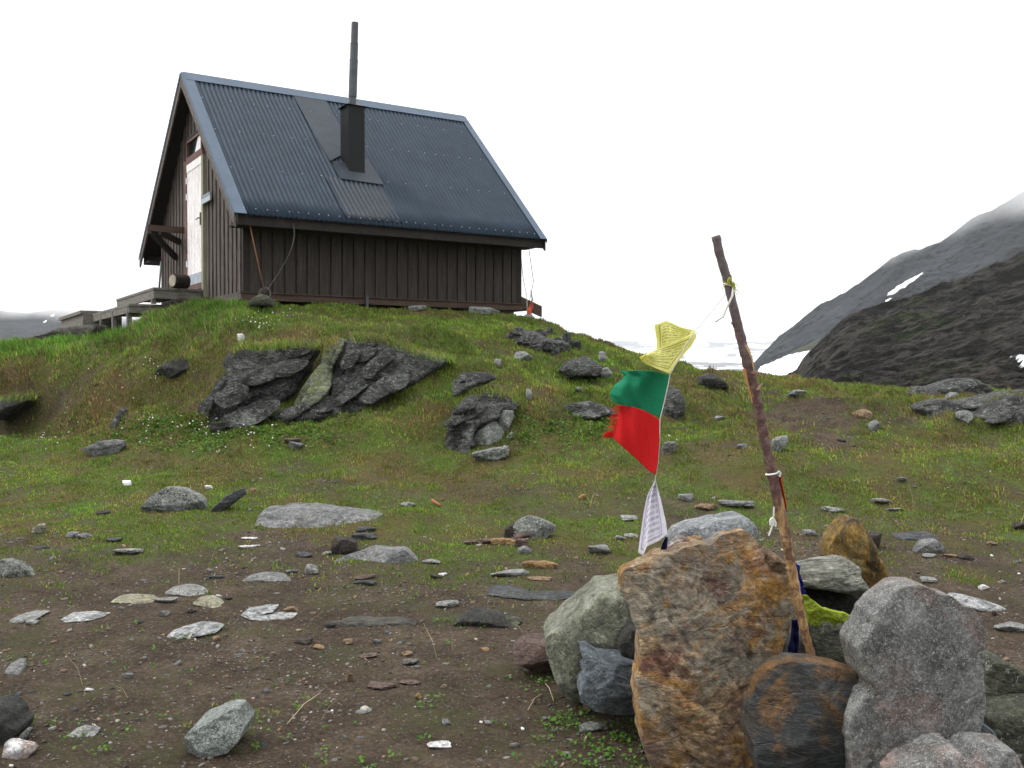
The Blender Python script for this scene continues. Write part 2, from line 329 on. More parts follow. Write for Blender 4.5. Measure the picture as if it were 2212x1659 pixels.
def H(x, y):
    x = np.asarray(x, float); y = np.asarray(y, float)
    z = base_h(x, y); r = np.hypot(x, y)
    hill = sstep(.45, 1.0, z) * (1 - sstep(40, 80, r))
    n1 = fbm(xy3(x, y, .9), 3); n2 = fbm(xy3(x, y, 3.1, 4.2), 3); n3 = fbm(xy3(x, y, 11, 9.1), 3)
    rg = fbm(xy3(x, y, 1.9, 2.2), 3, ridged=True); tr = fbm(np.stack([x * .55, y * 2.1, np.full_like(x, 6.1)], -1), 3, ridged=True)
    z = z + (1 - sstep(30, 70, r)) * (.02 * n1 + .012 * n2 + .006 * n3) + hill * (.07 * n1 + .065 * n2 + .035 * n3 + .09 * tr + .05 * rg + .10 * fbm(xy3(x, y, .75, 3.9), 2, ridged=True) * sstep(.3, .8, np.abs(n1) + .2) - .03)
    far = sstep(60, 400, r); z = z + far * 14 * fbm(xy3(x, y, .004, 1.0), 4)
    # levelled ground under the cabin and its deck
    q = np.stack([x - HC[0], y - HC[1]], -1); u = q @ E1[:2]; v = q @ E2[:2]
    inn = sstep(-.25, .1, u) * sstep(-.15, .25, v) * (1 - sstep(5.2, 5.8, u)) * (1 - sstep(5.3, 6, v))
    z = np.where(z > 2.33, z + (2.33 - z) * inn, z)
    dk = sstep(-1.6, -1.2, u) * sstep(1.7, 2.3, v) * (1 - sstep(.2, .5, u)) * (1 - sstep(6, 7, v))
    z = np.where(z > 2.1, z + (2.1 - z) * dk, z)
    return z
def hit(px, py, lo=3.0, hi=20.0):
    d = np.linspace(lo, hi, 1700); p = P(np.full_like(d, px), np.full_like(d, py), d)
    below = p[:, 2] <= H(p[:, 0], p[:, 1]); k = int(np.argmax(below)) if below.any() else int(np.argmin(p[:, 2] - H(p[:, 0], p[:, 1])))
    return p[k], d[k]

# hummocks, brows and hollows of the slope
_B0 = [(60, 835, 1.0, .35, .26), (70, 895, .9, .30, -.20), (230, 850, .8, .3, .18), (180, 905, .7, .25, -.12), (420, 830, .6, .3, -.12), (380, 760, .9, .25, .14), (330, 700, 1.2, .35, .10), (700, 722, 1.6, .3, .08), (950, 742, .8, .25, .12), (930, 830, .5, .4, .16), (1150, 880, .5, .5, .14), (1260, 760, .6, .3, .10),
 (1180, 830, .9, .3, -.08), (620, 960, 1.2, .3, .05), (1420, 860, .5, .3, .10), (1550, 850, .7, .25, -.07), (1900, 880, 1.0, .3, .10), (2000, 930, 1.2, .3, .08), (2080, 1020, 1.3, .4, .06), (1750, 960, .8, .3, .07), (1660, 1000, .7, .3, .06), (850, 1120, .5, .2, .04), (1890, 1060, .7, .2, .05), (180, 780, .6, .3, .12), (1700, 850, .8, .2, -.06)]
BUMPS = [(hit(a, b_)[0], c, d_, e) for a, b_, c, d_, e in _B0]
H_plain = H
def H(x, y):
    x = np.asarray(x, float); y = np.asarray(y, float); z = H_plain(x, y)
    for p, rx, ry, h_ in BUMPS: z = z + 1.35 * h_ * np.exp(-(((x - p[0]) / rx) ** 2 + ((y - p[1]) / ry) ** 2))
    return z

# vegetation cover, 0 bare soil .. 1 full turf; patches are given where they lie on the ground
PATCH = [  # survey x, y, radius x, radius y, amount
 (1050, 1060, 330, 22, -.75), (1500, 1125, 120, 25, -.8), (1250, 1110, 150, 18, -.5), (1730, 905, 110, 45, -.9), (1800, 955, 60, 30, -.7),
 (1960, 1150, 220, 30, -.4), (2080, 1230, 160, 40, -.1), (2120, 1120, 120, 30, .4), (1850, 1130, 100, 20, .3), (640, 1175, 90, 20, -.6), (330, 870, 120, 30, .2), (80, 1010, 70, 12, -.6), (640, 1010, 60, 14, -.7),
 (850, 1120, 90, 14, .5), (1400, 1200, 110, 18, .9), (1230, 1170, 60, 14, .5), (2090, 1245, 60, 18, 1.2), (420, 1120, 200, 20, .5), (250, 1160, 120, 14, .5), (1900, 1062, 90, 18, .6),
 (1350, 1130, 110, 14, .4), (1080, 1190, 120, 16, .5), (2200, 850, 70, 20, -.6), (1820, 890, 160, 22, -.7), (1960, 905, 110, 14, -.7), (2110, 970, 90, 10, -.5), (1580, 960, 60, 10, -.5), (1440, 1085, 130, 14, -.5), (1280, 800, 90, 12, -.5), (1180, 860, 70, 12, -.4), (730, 1040, 90, 9, -.5), (350, 1070, 130, 9, -.4), (60, 1060, 60, 10, -.6), (1640, 850, 100, 25, -.6), (1500, 1300, 200, 60, -.3), (1000, 985, 60, 20, .4), (1400, 830, 120, 20, -.3), (1130, 1285, 90, 6, .5),
 (970, 1050, 160, 10, .3), (180, 990, 180, 30, .5), (760, 960, 140, 30, .4), (150, 865, 60, 30, -.9), (30, 900, 60, 40, -1.0)]
_pc = [(hit(a, b)[0], a, b, c, d, e) for a, b, c, d, e in PATCH]
_pc = [(p, np.hypot(*(P(a + c, b, p[1])[:2] - p[:2])), abs(hit(a, b - d)[1] - hit(a, b + d)[1]) / 2 + .05, e) for p, a, b, c, d, e in _pc]
def veg(x, y, z):
    d = np.hypot(x, y) * np.cos(np.clip(np.arctan2(x, y), -.6, .6))
    n = fbm(xy3(x, y, 1.3, 5.5), 4); n2 = fbm(xy3(x, y, 5.0, 3.3), 3)
    g = sstep(5.7, 9.3, d + 2.2 * n + 1.2 * n2)
    g = g * (1 - .35 * sstep(.18, .42, -n2 * .6 - n * .6))
    g = g + .25 * sstep(.32, .5, n2 + .4 * n) * sstep(4.2, 6, d)
    for p, rx, ry, e in _pc:
        q = ((x - p[0]) / rx) ** 2 + ((y - p[1]) / ry) ** 2
        g = g + e * np.exp(-q * 1.1) * (1 + .8 * n2)
    return np.clip(g, 0, 1)

azd = np.concatenate([np.linspace(-math.pi, -.62, 40)[:-1], np.linspace(-.62, .62, 900), np.linspace(.62, math.pi, 40)[1:]])
rd = np.concatenate([np.linspace(.05, 3.0, 10)[:-1], np.exp(np.linspace(math.log(3.0), math.log(19), 620))[:-1], np.exp(np.linspace(math.log(19), math.log(5000), 110))])
AZ, RD = np.meshgrid(azd, rd); X = RD * np.sin(AZ); Y = RD * np.cos(AZ); Z = H(X, Y)
na, nr = len(azd), len(rd); idx = np.arange(na * nr).reshape(nr, na)
q = np.stack([idx[:-1, :-1], idx[:-1, 1:], idx[1:, 1:], idx[1:, :-1]], -1).reshape(-1, 4)[:, ::-1]
gm, n, b = newmat('earth, gravel and turf')
v = objvec(n, rnd=False)
at = N(n, 'ShaderNodeAttribute', attribute_name='veg'); dr = N(n, 'ShaderNodeAttribute', attribute_name='dry')
d1 = noise(n, v, 2.5, 8, .7); d2 = noise(n, v, 40, 6, .75); d3 = noise(n, v, 190, 3, .7)
soil = ramp(n, d1, [(.3, (.034, .024, .015)), (.5, (.068, .048, .031)), (.68, (.115, .086, .058))])
soil = mix(n, .9, soil, ramp(n, d2, [(.28, .40), (.5, .95), (.7, 1.75)]), 'MULTIPLY')
def pebbles(scale, keep, stops):
    vo = N(n, 'ShaderNodeTexVoronoi', feature='F1'); vo.inputs['Scale'].default_value = scale; n.links.new(v, vo.inputs['Vector'])
    sx = N(n, 'ShaderNodeSeparateColor'); n.links.new(vo.outputs['Color'], sx.inputs[0])
    inside = ramp(n, vo.outputs['Distance'], [(.30, 1.0), (.40, 0.0)])
    pick = ramp(n, sx.outputs[0], [(keep, 0.0), (keep + .01, 1.0)])
    m = N(n, 'ShaderNodeMath', operation='MULTIPLY'); n.links.new(inside, m.inputs[0]); n.links.new(pick, m.inputs[1])
    return m.outputs[0], ramp(n, sx.outputs[1], stops, 'CONSTANT')
PST = [(0, (.08, .075, .07)), (.35, (.13, .12, .11)), (.6, (.15, .10, .07)), (.8, (.20, .18, .16)), (.97, (.42, .40, .38))]
soil = mix(n, ramp(n, noise(n, v, 1.6, 9, .75), [(.50, 0.0), (.60, .55)]), soil, (.062, .066, .024))
pf, pc = pebbles(95, .72, PST); pf2, pc2 = pebbles(48, .86, PST)
soil = mix(n, pf, soil, pc); soil = mix(n, pf2, soil, pc2)
t1 = noise(n, v, 3.5, 8, .7); t2 = noise(n, v, 60, 5, .75)
turf = ramp(n, t1, [(.32, (.075, .055, .022)), (.48, (.075, .090, .020)), (.62, (.080, .130, .022))])
turf = mix(n, dr.outputs['Fac'], turf, (.110, .078, .030))
turf = mix(n, ramp(n, noise(n, v, 1.9, 9, .75), [(.48, 0.0), (.60, .7)]), turf, (.090, .066, .040))
turf = mix(n, .9, turf, ramp(n, t2, [(.3, .35), (.5, .9), (.7, 1.6)]), 'MULTIPLY')
vf = N(n, 'ShaderNodeMath', operation='ADD'); n.links.new(at.outputs['Fac'], vf.inputs[0])
m2 = N(n, 'ShaderNodeMath', operation='MULTIPLY_ADD'); m2.inputs[1].default_value = .9; m2.inputs[2].default_value = -.45; n.links.new(d2, m2.inputs[0]); n.links.new(m2.outputs[0], vf.inputs[1])
n.links.new(mix(n, ramp(n, vf.outputs[0], [(.15, 0.0), (.80, 1.0)]), soil, turf), b.inputs['Base Color'])
b.inputs['Roughness'].default_value = .95; b.inputs['Specular IOR Level'].default_value = .15
hsum = N(n, 'ShaderNodeMath', operation='MULTIPLY_ADD'); hsum.inputs[1].default_value = .5; n.links.new(d3, hsum.inputs[0]); n.links.new(d2, hsum.inputs[2])
h2 = N(n, 'ShaderNodeMath', operation='MULTIPLY_ADD'); h2.inputs[1].default_value = .5; n.links.new(pf, h2.inputs[0]); n.links.new(hsum.outputs[0], h2.inputs[2])
bump(n, b, h2.outputs[0], .03)
ground = mesh_np('ground', np.stack([X, Y, Z], -1).reshape(-1, 3), q, gm, smooth=True)
tag(ground, kind='structure')
VG = veg(X, Y, Z)
def dryness(x, y):
    e = .08; sx = (base_h(x + e, y) - base_h(x - e, y)) / (2 * e); sy = (base_h(x, y + e) - base_h(x, y - e)) / (2 * e)
    return np.clip(.9 * sstep(.35, .95, np.hypot(sx, sy)) * .6 + .75 * sstep(.0, .45, fbm(xy3(x, y, 1.1, 8.8), 4) + .1), 0, 1)
for nm, arr in (('veg', VG), ('dry', dryness(X, Y))):
    a = ground.data.attributes.new(nm, 'FLOAT', 'POINT'); a.data.foreach_set('value', arr.astype(np.float32).ravel())

# ------------------------------------------------------------------ mountains, far snowfields
def surf_fn(sky, foot, R0, R1, amp, sc, strata=(1, 1, 1), pw=1.0):
    sx, sy = zip(*sky); fx, fy = zip(*foot)
    def f(px, s):
        px = np.asarray(px, float); s = np.asarray(s, float)
        d = R0 + (R1 - R0) * s; py = np.interp(px, fx, fy) * (1 - s ** pw) + np.interp(px, sx, sy) * s ** pw
        p = P(px, py, d); R = np.array(strata) * sc
        nn = fbm(p * R, 6, .58, ridged=True) * .6 + .6 * fbm(p * R * .35 + 9, 4)
        edge = np.minimum(1, .25 + 3 * s)
        p = p + np.stack([np.zeros_like(nn), -amp * nn * 2.2, amp * nn * .8], -1) * edge[..., None]
        return p, py
    return f
def mountain(name, f, px0, px1, nx, ny, R1, mat):
    s = np.linspace(0, 1, ny); PXm, S = np.meshgrid(np.linspace(px0, px1, nx), s)
    p, _ = f(PXm, S); rows = [p]
    for k in (1, 2, 3):                      # the far side falls away behind the ridge
        rows.append((p[-1] + np.array([0, R1 * .12 * k, -R1 * .07 * k * k]))[None])
    p = np.concatenate(rows); m_, n_ = p.shape[:2]; ix = np.arange(m_ * n_).reshape(m_, n_)
    qq = np.stack([ix[:-1, :-1], ix[:-1, 1:], ix[1:, 1:], ix[1:, :-1]], -1).reshape(-1, 4)
    return tag(mesh_np(name, p.reshape(-1, 3), qq, mat, smooth=True), kind='structure')
def inside(px, py, poly):
    c = np.zeros(np.shape(px), bool); n_ = len(poly)
    for i in range(n_):
        x0, y0 = poly[i]; x1, y1 = poly[(i + 1) % n_]
        if y0 == y1: continue
        c ^= ((y0 > py) != (y1 > py)) & (px < (x1 - x0) * (py - y0) / (y1 - y0) + x0)
    return c
def snow(f, poly, off, res=140):
    xs, ys = zip(*poly); PXm, S = np.meshgrid(np.linspace(min(xs) - 3, max(xs) + 3, res), np.linspace(0, 1, res * 3))
    p, py = f(PXm, S); yc = (p[..., 1] * CT - (p[..., 2] - CAM[2]) * ST); py = CY - F * ((p[..., 1] * ST + (p[..., 2] - CAM[2]) * CT) / yc); PXm = CX + F * p[..., 0] / yc; jx = perlin(np.stack([PXm * .12, py * .12, PXm * 0], -1)) * 3
    ins = inside(PXm + jx, py + jx * .5, poly); p = p + np.array([0, -off, off * .5])
    ix = np.arange(p.shape[0] * p.shape[1]).reshape(p.shape[:2]); ok = ins[:-1, :-1] & ins[1:, 1:] & ins[:-1, 1:] & ins[1:, :-1]
    qq = np.stack([ix[:-1, :-1], ix[:-1, 1:], ix[1:, 1:], ix[1:, :-1]], -1)[ok]
    used, inv = np.unique(qq, return_inverse=True)
    return tag(mesh_np('snow_patch', p.reshape(-1, 3)[used], inv.reshape(-1, 4), SNOW, smooth=True), kind='structure')
SNOW = plain('old snow', (.86, .88, .90), .7, var=.06, scale=.05)
def mount_mat(name, cols, scale, stretch, green=None, bd=3.0, rot=(0, 0, 0)):
    m, n, b = newmat(name); v = objvec(n, stretch, rot, rnd=False); v1 = objvec(n, rnd=False)
    f = noise(n, v, scale, 12, .72, .5); k = len(cols)
    col = ramp(n, f, [(.3 + .4 * i / (k - 1), c) for i, c in enumerate(cols)])
    f2 = noise(n, v, scale * 7, 8, .75)
    col = mix(n, .9, col, ramp(n, f2, [(.32, .45), (.5, 1.0), (.68, 1.7)]), 'MULTIPLY')
    if green:
        gc, gs, th = green; fg = noise(n, v1, gs, 6, .65); col = mix(n, ramp(n, fg, [(th, 0.0), (th + .06, .85)]), col, gc)
    n.links.new(col, b.inputs['Base Color']); b.inputs['Roughness'].default_value = .95; b.inputs['Specular IOR Level'].default_value = .1
    bump(n, b, f2, bd); return m
# dark near ridge on the right
nf = surf_fn([(1650, 850), (1714, 806), (1736, 772), (1769, 739), (1824, 691), (1915, 666), (1970, 644), (2062, 607), (2135, 581), (2212, 559), (2500, 470), (3200, 330)],
             [(1650, 900), (1900, 930), (3200, 930)], 120, 270, 5.5, .085, (.7, 1, 1.7))
mountain('near_ridge', nf, 1660, 3200, 620, 260, 270, mount_mat('dark gneiss ridge', [(.004, .003, .003), (.024, .020, .017), (.080, .068, .056), (.009, .008, .007), (.11, .094, .078)], .06, (.5, 1, 2.3), ((.036, .056, .010), .045, .56), 8, (0, -.40, 0)))
snow(nf, [(2146, 800), (2160, 794), (2186, 790), (2204, 782), (2300, 770), (2300, 795), (2222, 806), (2185, 822), (2166, 821), (2172, 810)], 4.0)
# green-brown spur and the snowfield at its foot
sf = surf_fn([(1600, 830), (1626, 806), (1660, 785), (1700, 768), (1760, 737), (1800, 720), (1950, 690), (3200, 500)], [(1600, 860), (3200, 900)], 330, 480, 3.0, .03, (.6, 1, 1.6))
mountain('valley_spur', sf, 1605, 2600, 300, 120, 480, mount_mat('brown spur', [(.02, .021, .017), (.045, .046, .034), (.07, .068, .05)], .03, (1, 1, 2), ((.07, .08, .03), .02, .55), 1.5))
snow(sf, [(1612, 842), (1636, 806), (1690, 783), (1740, 771), (1752, 778), (1752, 860), (1612, 860)], 6.0)
# high slope vanishing in cloud
bf = surf_fn([(1600, 812), (1626, 787), (1651, 757), (1695, 721), (1750, 680), (1809, 644), (1868, 607), (1919, 570), (1970, 548), (2025, 530), (2080, 493), (2154, 457), (2212, 424), (2500, 270), (3200, 0)],
             [(1600, 830), (1700, 850), (3200, 880)], 560, 950, 16, .014, (1, 1, 1.6))
mountain('high_slope', bf, 1606, 3200, 560, 240, 950, mount_mat('blue grey slope', [(.004, .006, .008), (.015, .019, .025), (.045, .050, .058)], .022, (1, 1, 1.8), ((.10, .10, .08), .02, .66), 5, (0, .7, 0)))
snow(bf, [(1897, 656), (1916, 640), (1950, 618), (1988, 598), (1978, 610), (1950, 630), (1920, 648)], 8)
snow(bf, [(1898, 664), (1915, 655), (1919, 656), (1905, 664)], 8)
snow(bf, [(1814, 642), (1822, 635), (1824, 637), (1818, 642)], 8)
# misty mountain on the left
lf = surf_fn([(-900, 640), (-100, 668), (0, 677), (60, 682), (110, 676), (180, 672), (330, 700), (500, 760)], [(-900, 800), (500, 810)], 800, 1250, 10, .010, (1, 1, 1.5))
mountain('misty_mountain', lf, -900, 500, 260, 120, 1250, mount_mat('grey mountain', [(.008, .010, .014), (.018, .022, .028), (.034, .038, .046)], .01, (1, 1, 1.5), None, 6))
for pl in ([(100, 706), (107, 701), (115, 700), (112, 705)], [(110, 701 - 4), (118, 694), (121, 695), (116, 698)], [(115, 692), (124, 686), (127, 688), (121, 693)]): snow(lf, pl, 9, 60)
# far snow plateau
pf_ = surf_fn([(1000, 742), (1300, 736), (1400, 733), (1500, 738), (1620, 734), (1750, 737), (2400, 735)], [(1000, 835), (2400, 835)], 1500, 4600, 22, .0022, (1, 1, 1), .75)
pm, n, b = newmat('snow with bare rock'); v = objvec(n, (1, .55, 3), rnd=False)
f = noise(n, v, .0055, 8, .6, .6); f2 = noise(n, v, .05, 5, .6)
n.links.new(mix(n, ramp(n, f, [(.50, 0.0), (.53, 1.0)]), (.85, .87, .9), mix(n, .8, (.10, .105, .11), ramp(n, f2, [(.3, .5), (.7, 1.5)]), 'MULTIPLY')), b.inputs['Base Color']); b.inputs['Roughness'].default_value = .9
mountain('snow_plateau', pf_, 1000, 2400, 500, 300, 4600, pm)

# ------------------------------------------------------------------ the cabin
W_LONG = wood_mat('tarred boards', [(.018, .014, .011), (.036, .028, .023), (.062, .050, .042)], (9, 9, .8), .75)
W_GAB = wood_mat('weathered red-brown boards', [(.034, .022, .018), (.062, .042, .037), (.11, .095, .085), (.05, .028, .02)], (9, 9, .7), .8, scale=2.2)
W_DARK = wood_mat('dark trim', [(.014, .011, .010), (.028, .022, .019)], (3, 3, 3), .8)
W_TRIM = wood_mat('grey brown trim', [(.05, .038, .032), (.10, .08, .07), (.14, .12, .11)], (4, 4, 4), .8)
W_BEAM = wood_mat('brown beam', [(.035, .022, .016), (.065, .042, .030), (.09, .06, .045)], (1.2, 1.2, 9), .8)
W_GREY = wood_mat('silver grey deck wood', [(.07, .063, .055), (.13, .12, .105), (.19, .175, .155), (.10, .075, .055)], (2, 2, 8), .85)
W_RED = wood_mat('reddish door frame', [(.06, .026, .02), (.12, .06, .048), (.16, .10, .09)], (5, 5, .8), .7)
W_WHITE = wood_mat('white painted door', [(.66, .60, .60), (.82, .78, .78), (.88, .85, .85)], (3, 3, .7), .55)
TIN = plain('painted corrugated steel', (.022, .034, .050), .55, 0, .25, 3, .08)
TINF = plain('painted flashing steel', (.045, .070, .105), .5, 0, .22, 3, .25)
TIN2 = plain('dull flashing sheet', (.022, .029, .038), .55, 0, .3, 4, .15)
BLACK = plain('black chimney sheet', (.006, .0065, .007), .5, 0, .3, 5, .22)
PIPE = plain('dull stove pipe', (.055, .060, .068), .5, .2, .35, 5, .5)
STEEL = plain('bright metal', (.55, .56, .58), .35, .6, .2)
CREAM = wood_mat('cream trim', [(.20, .19, .13), (.32, .31, .23)], (5, 5, .8), .8)
BLOCK = plain('foundation block', (.075, .065, .055), .95, 0, .4, 14, .2, .01)

cabin = empty('cabin', tuple(HC), 'dark brown wooden mountain cabin with steep blue-black corrugated roof on top of the grassy knoll', 'cabin')
SL = (3.72 - 1.01) / 3.11
def roofz(v): return 1.01 + (min(v, 5.22 - v) + .5) * SL
# side wall (faces the camera) with vertical boards
m = MB(HF); m.box((.02, .02, 0.01), (4.66, .08, 1.12))
x = .10; k = 0
while x < 4.60:
    wd = .150 + .012 * random.uniform(-1, 1); m.box((x, -.004 - .004 * random.random(), -.0 - .004 * random.random()), (x + wd, .019, 1.10)); x += wd + .026
m.build('side_wall', W_LONG, cabin)
for a_ in (0, 4.605): m = MB(HF); m.box((a_, -.012, -.01), (a_ + .095, .05, 1.1)); m.build('corner_trim', W_DARK, cabin)
m = MB(HF); m.box((-.03, -.03, -.115), (4.72, .06, -.018)); m.box((-.05, -.052, -.018), (4.73, .03, -.001)); m.build('base_beam', W_BEAM, cabin)
# gable wall, boards cut to the roof
m = MB(HF); m.prism([(.03, .03, -.02), (.03, 5.19, -.02), (.03, 5.19, roofz(5.19) - .06), (.03, 2.61, roofz(2.61) - .08), (.03, .03, roofz(.03) - .06)], (.05, 0, 0))
m.prism([(4.62, .03, -.02), (4.62, 5.19, -.02), (4.62, 5.19, roofz(5.19) - .06), (4.62, 2.61, roofz(2.61) - .08), (4.62, .03, roofz(.03) - .06)], (.05, 0, 0))
v_ = .01; k = 0
while v_ < 5.20:
    wd = .085 if k % 2 else .12; dp = .028 if k % 2 else .010
    a_, b_ = v_, min(v_ + wd, 5.21)
    if not (b_ > 2.03 and a_ < 3.24):
        m.prism([(.029 - dp, a_, -.05), (.029 - dp, b_, -.05), (.029 - dp, b_, roofz(b_) - .06), (.029 - dp, a_, roofz(a_) - .06)], (dp, 0, 0))
    else:
        m.prism([(.029 - dp, a_, 2.78), (.029 - dp, b_, 2.78), (.029 - dp, b_, roofz(b_) - .06), (.029 - dp, a_, roofz(a_) - .06)], (dp, 0, 0))
    v_ += wd + .004; k += 1
m.build('gable_wall', W_GAB, cabin)
m = MB(HF); m.box((-.035, 0, -.11), (.03, 2.0, -.02)); m.box((-.04, -.02, -.02), (.0, 1.4, .0)); m.build('gable_sill', W_TRIM, cabin)
# far long wall
m = MB(HF); m.box((.08, 5.14, -.05), (4.62, 5.2, 1.12)); m.build('back_wall', W_LONG, cabin)
m = MB(HF); m.box((.05, .1, -.10), (4.6, 5.1, -.04)); m.build('floor', W_DARK, cabin)
# door
dr_ = MB(HF); dr_.box((-.005, 2.14, .30), (.02, 3.07, 2.32))
vv = 2.15
while vv < 3.06: dr_.box((-.022, vv, .46), (-.004, vv + .078, 2.20)); vv += .093
dr_.box((-.030, 2.14, 2.20), (-.004, 3.07, 2.33))
door = dr_.build('door', W_WHITE, cabin); door['label'] = 'white boarded door with grey kick plate'
m = MB(HF); m.box((-.028, 2.15, .30), (-.021, 3.06, .47)); m.build('kick_plate', plain('worn grey plate', (.30, .33, .38), .5, .2), door)
m = MB(HF); m.box((-.045, 2.165, 1.22), (-.022, 2.19, 1.42)); m.tube([hl for hl in [(-.04, 2.18, 1.33), (-.07, 2.18, 1.33), (-.075, 2.30, 1.32)]], .011, 6); m.build('handle', plain('dull brass', (.16, .13, .10), .4, .5), door)
for zz in (.62, 1.75, 2.02): m = MB(HF); m.box((-.035, 3.05, zz), (-.02, 3.12, zz + .10)); m.build('hinge', STEEL, door)
m = MB(HF); m.tube([(-.03, 3.10, .86), (-.075, 3.06, 1.0), (-.075, 3.00, 1.08)], .014, 6); m.build('pull_bar', plain('worn iron', (.09, .08, .07), .6), door)
m = MB(HF); m.box((-.030, 3.075, .02), (.03, 3.23, 2.40)); m.box((-.034, 2.05, 2.335), (.03, 3.24, 2.41)); m.box((-.03, 2.14, .20), (.03, 3.07, .298))
m.build('door_frame', W_RED, cabin)
m = MB(HF); m.box((-.032, 2.03, .05), (.03, 2.138, 2.333)); m.build('door_side_trim', CREAM, cabin)
# transom window
wf = MB(HF); wf.box((-.028, 2.12, 2.412), (.03, 2.17, 2.74)); wf.box((-.028, 3.07, 2.412), (.03, 3.12, 2.74)); wf.box((-.028, 2.17, 2.69), (.03, 3.07, 2.74)); wf.box((-.028, 2.17, 2.412), (.03, 3.07, 2.45))
win = wf.build('transom_window', W_RED, cabin)
m = MB(HF); m.box((.0, 2.171, 2.451), (.008, 3.069, 2.689)); m.build('pane', plain('dark window glass', (.012, .013, .014), .08, 0, .1, 3, .8), win)
m = MB(HF); m.prism([(-.006, 2.18, 2.455), (-.006, 2.62, 2.455), (-.006, 2.40, 2.685), (-.006, 2.18, 2.685)], (.004, 0, 0)); m.build('reflection_sheet', plain('white curtain', (.7, .68, .72), .8, 0, .1), win)  # bright reflection in the glass, built as a white sheet on the pane
m = MB(HF); m.box((-.036, 2.02, 2.742), (.03, 3.2, 2.78)); m.build('window_cap', W_DARK, cabin)
# plate beside the door
m = MB(HF); m.box((-.06, 1.50, 1.52), (-.04, 2.02, 1.65)); pl_ = m.build('notice_plate', plain('pale blue-grey plate', (.30, .36, .40), .4, 0, .15), cabin)
m = MB(HF); m.box((-.064, 1.50, 1.60), (-.0605, 2.02, 1.65)); m.build('dark_band', plain('slate blue band', (.10, .13, .19), .4), pl_)
# roof
def roof_pt(u, v, o=0.0):
    nrm = np.array([0, -SL, 1]) / math.hypot(1, SL)
    return np.array([u, v, 1.01 + (v + .5) * SL]) + nrm * o
def u_lo(v): return -.24 + .04 * (v + .5) / 3.11
def u_hi(v): return 4.83 + .21 * (v + .5) / 3.11
def corrugated(v0, v1, ua, ub, o0, name, mat, pitch=.0775, amp=.014, mirror=False):
    nu = int((ub - ua) / pitch * 8); rows = 10; V = []; Fc = []; Mi = []
    for j in range(rows):
        v = v0 + (v1 - v0) * j / (rows - 1)
        for i in range(nu + 1):
            t = i / nu; u = ua + (ub - ua) * t
            if ua < 0: u = u_lo(v) + (u_hi(v) - u_lo(v)) * t
            p = roof_pt(u, v, o0 + amp * math.sin(2 * math.pi * (ua + (ub - ua) * t) / pitch))
            if mirror: p[1] = 5.22 - p[1]
            V.append(p)
    for j in range(rows - 1):
        for i in range(nu): q_ = (j * (nu + 1) + i, j * (nu + 1) + i + 1, (j + 1) * (nu + 1) + i + 1, (j + 1) * (nu + 1) + i); Fc.append(q_ if not mirror else q_[::-1]); Mi.append(0)
    m = MB(HF); m.add(V, Fc); m.m = Mi
    o = m.build(name, [mat, STEEL], cabin, smooth=True)
    s_ = o.modifiers.new('thickness', 'SOLIDIFY'); s_.thickness = .004; s_.offset = -1
    return o
camroof = corrugated(-.5, 2.61, -.24, 5.04, .02, 'roof', TIN)
camroof['label'] = 'camera-side slope of blue-black corrugated steel'
corrugated(-.5, 2.61, -.24, 5.04, .02, 'roof', TIN, mirror=True)
corrugated(-.42, .45, 1.40, 2.32, .030, 'roof_patch_sheet', TIN2)['label'] = 'newer strip of corrugated steel below the chimney'
# screws with bright heads
m = MB(HF)
def screw(u, v): p = roof_pt(u, v, .036); m.box(p - .005, p + np.array([.005, .005, .005]))
for u in np.arange(-.1, 4.8, .155): screw(u + random.uniform(-.02, .02), -.40)
for v in (.42, 1.25, 2.0):
    u = -.05
    while u < 4.8: screw(u, v + .02 * u); u += random.choice([.16, .31, .31, .38, .46, .22])
m.build('roof_screws', STEEL, cabin)['kind'] = 'stuff'
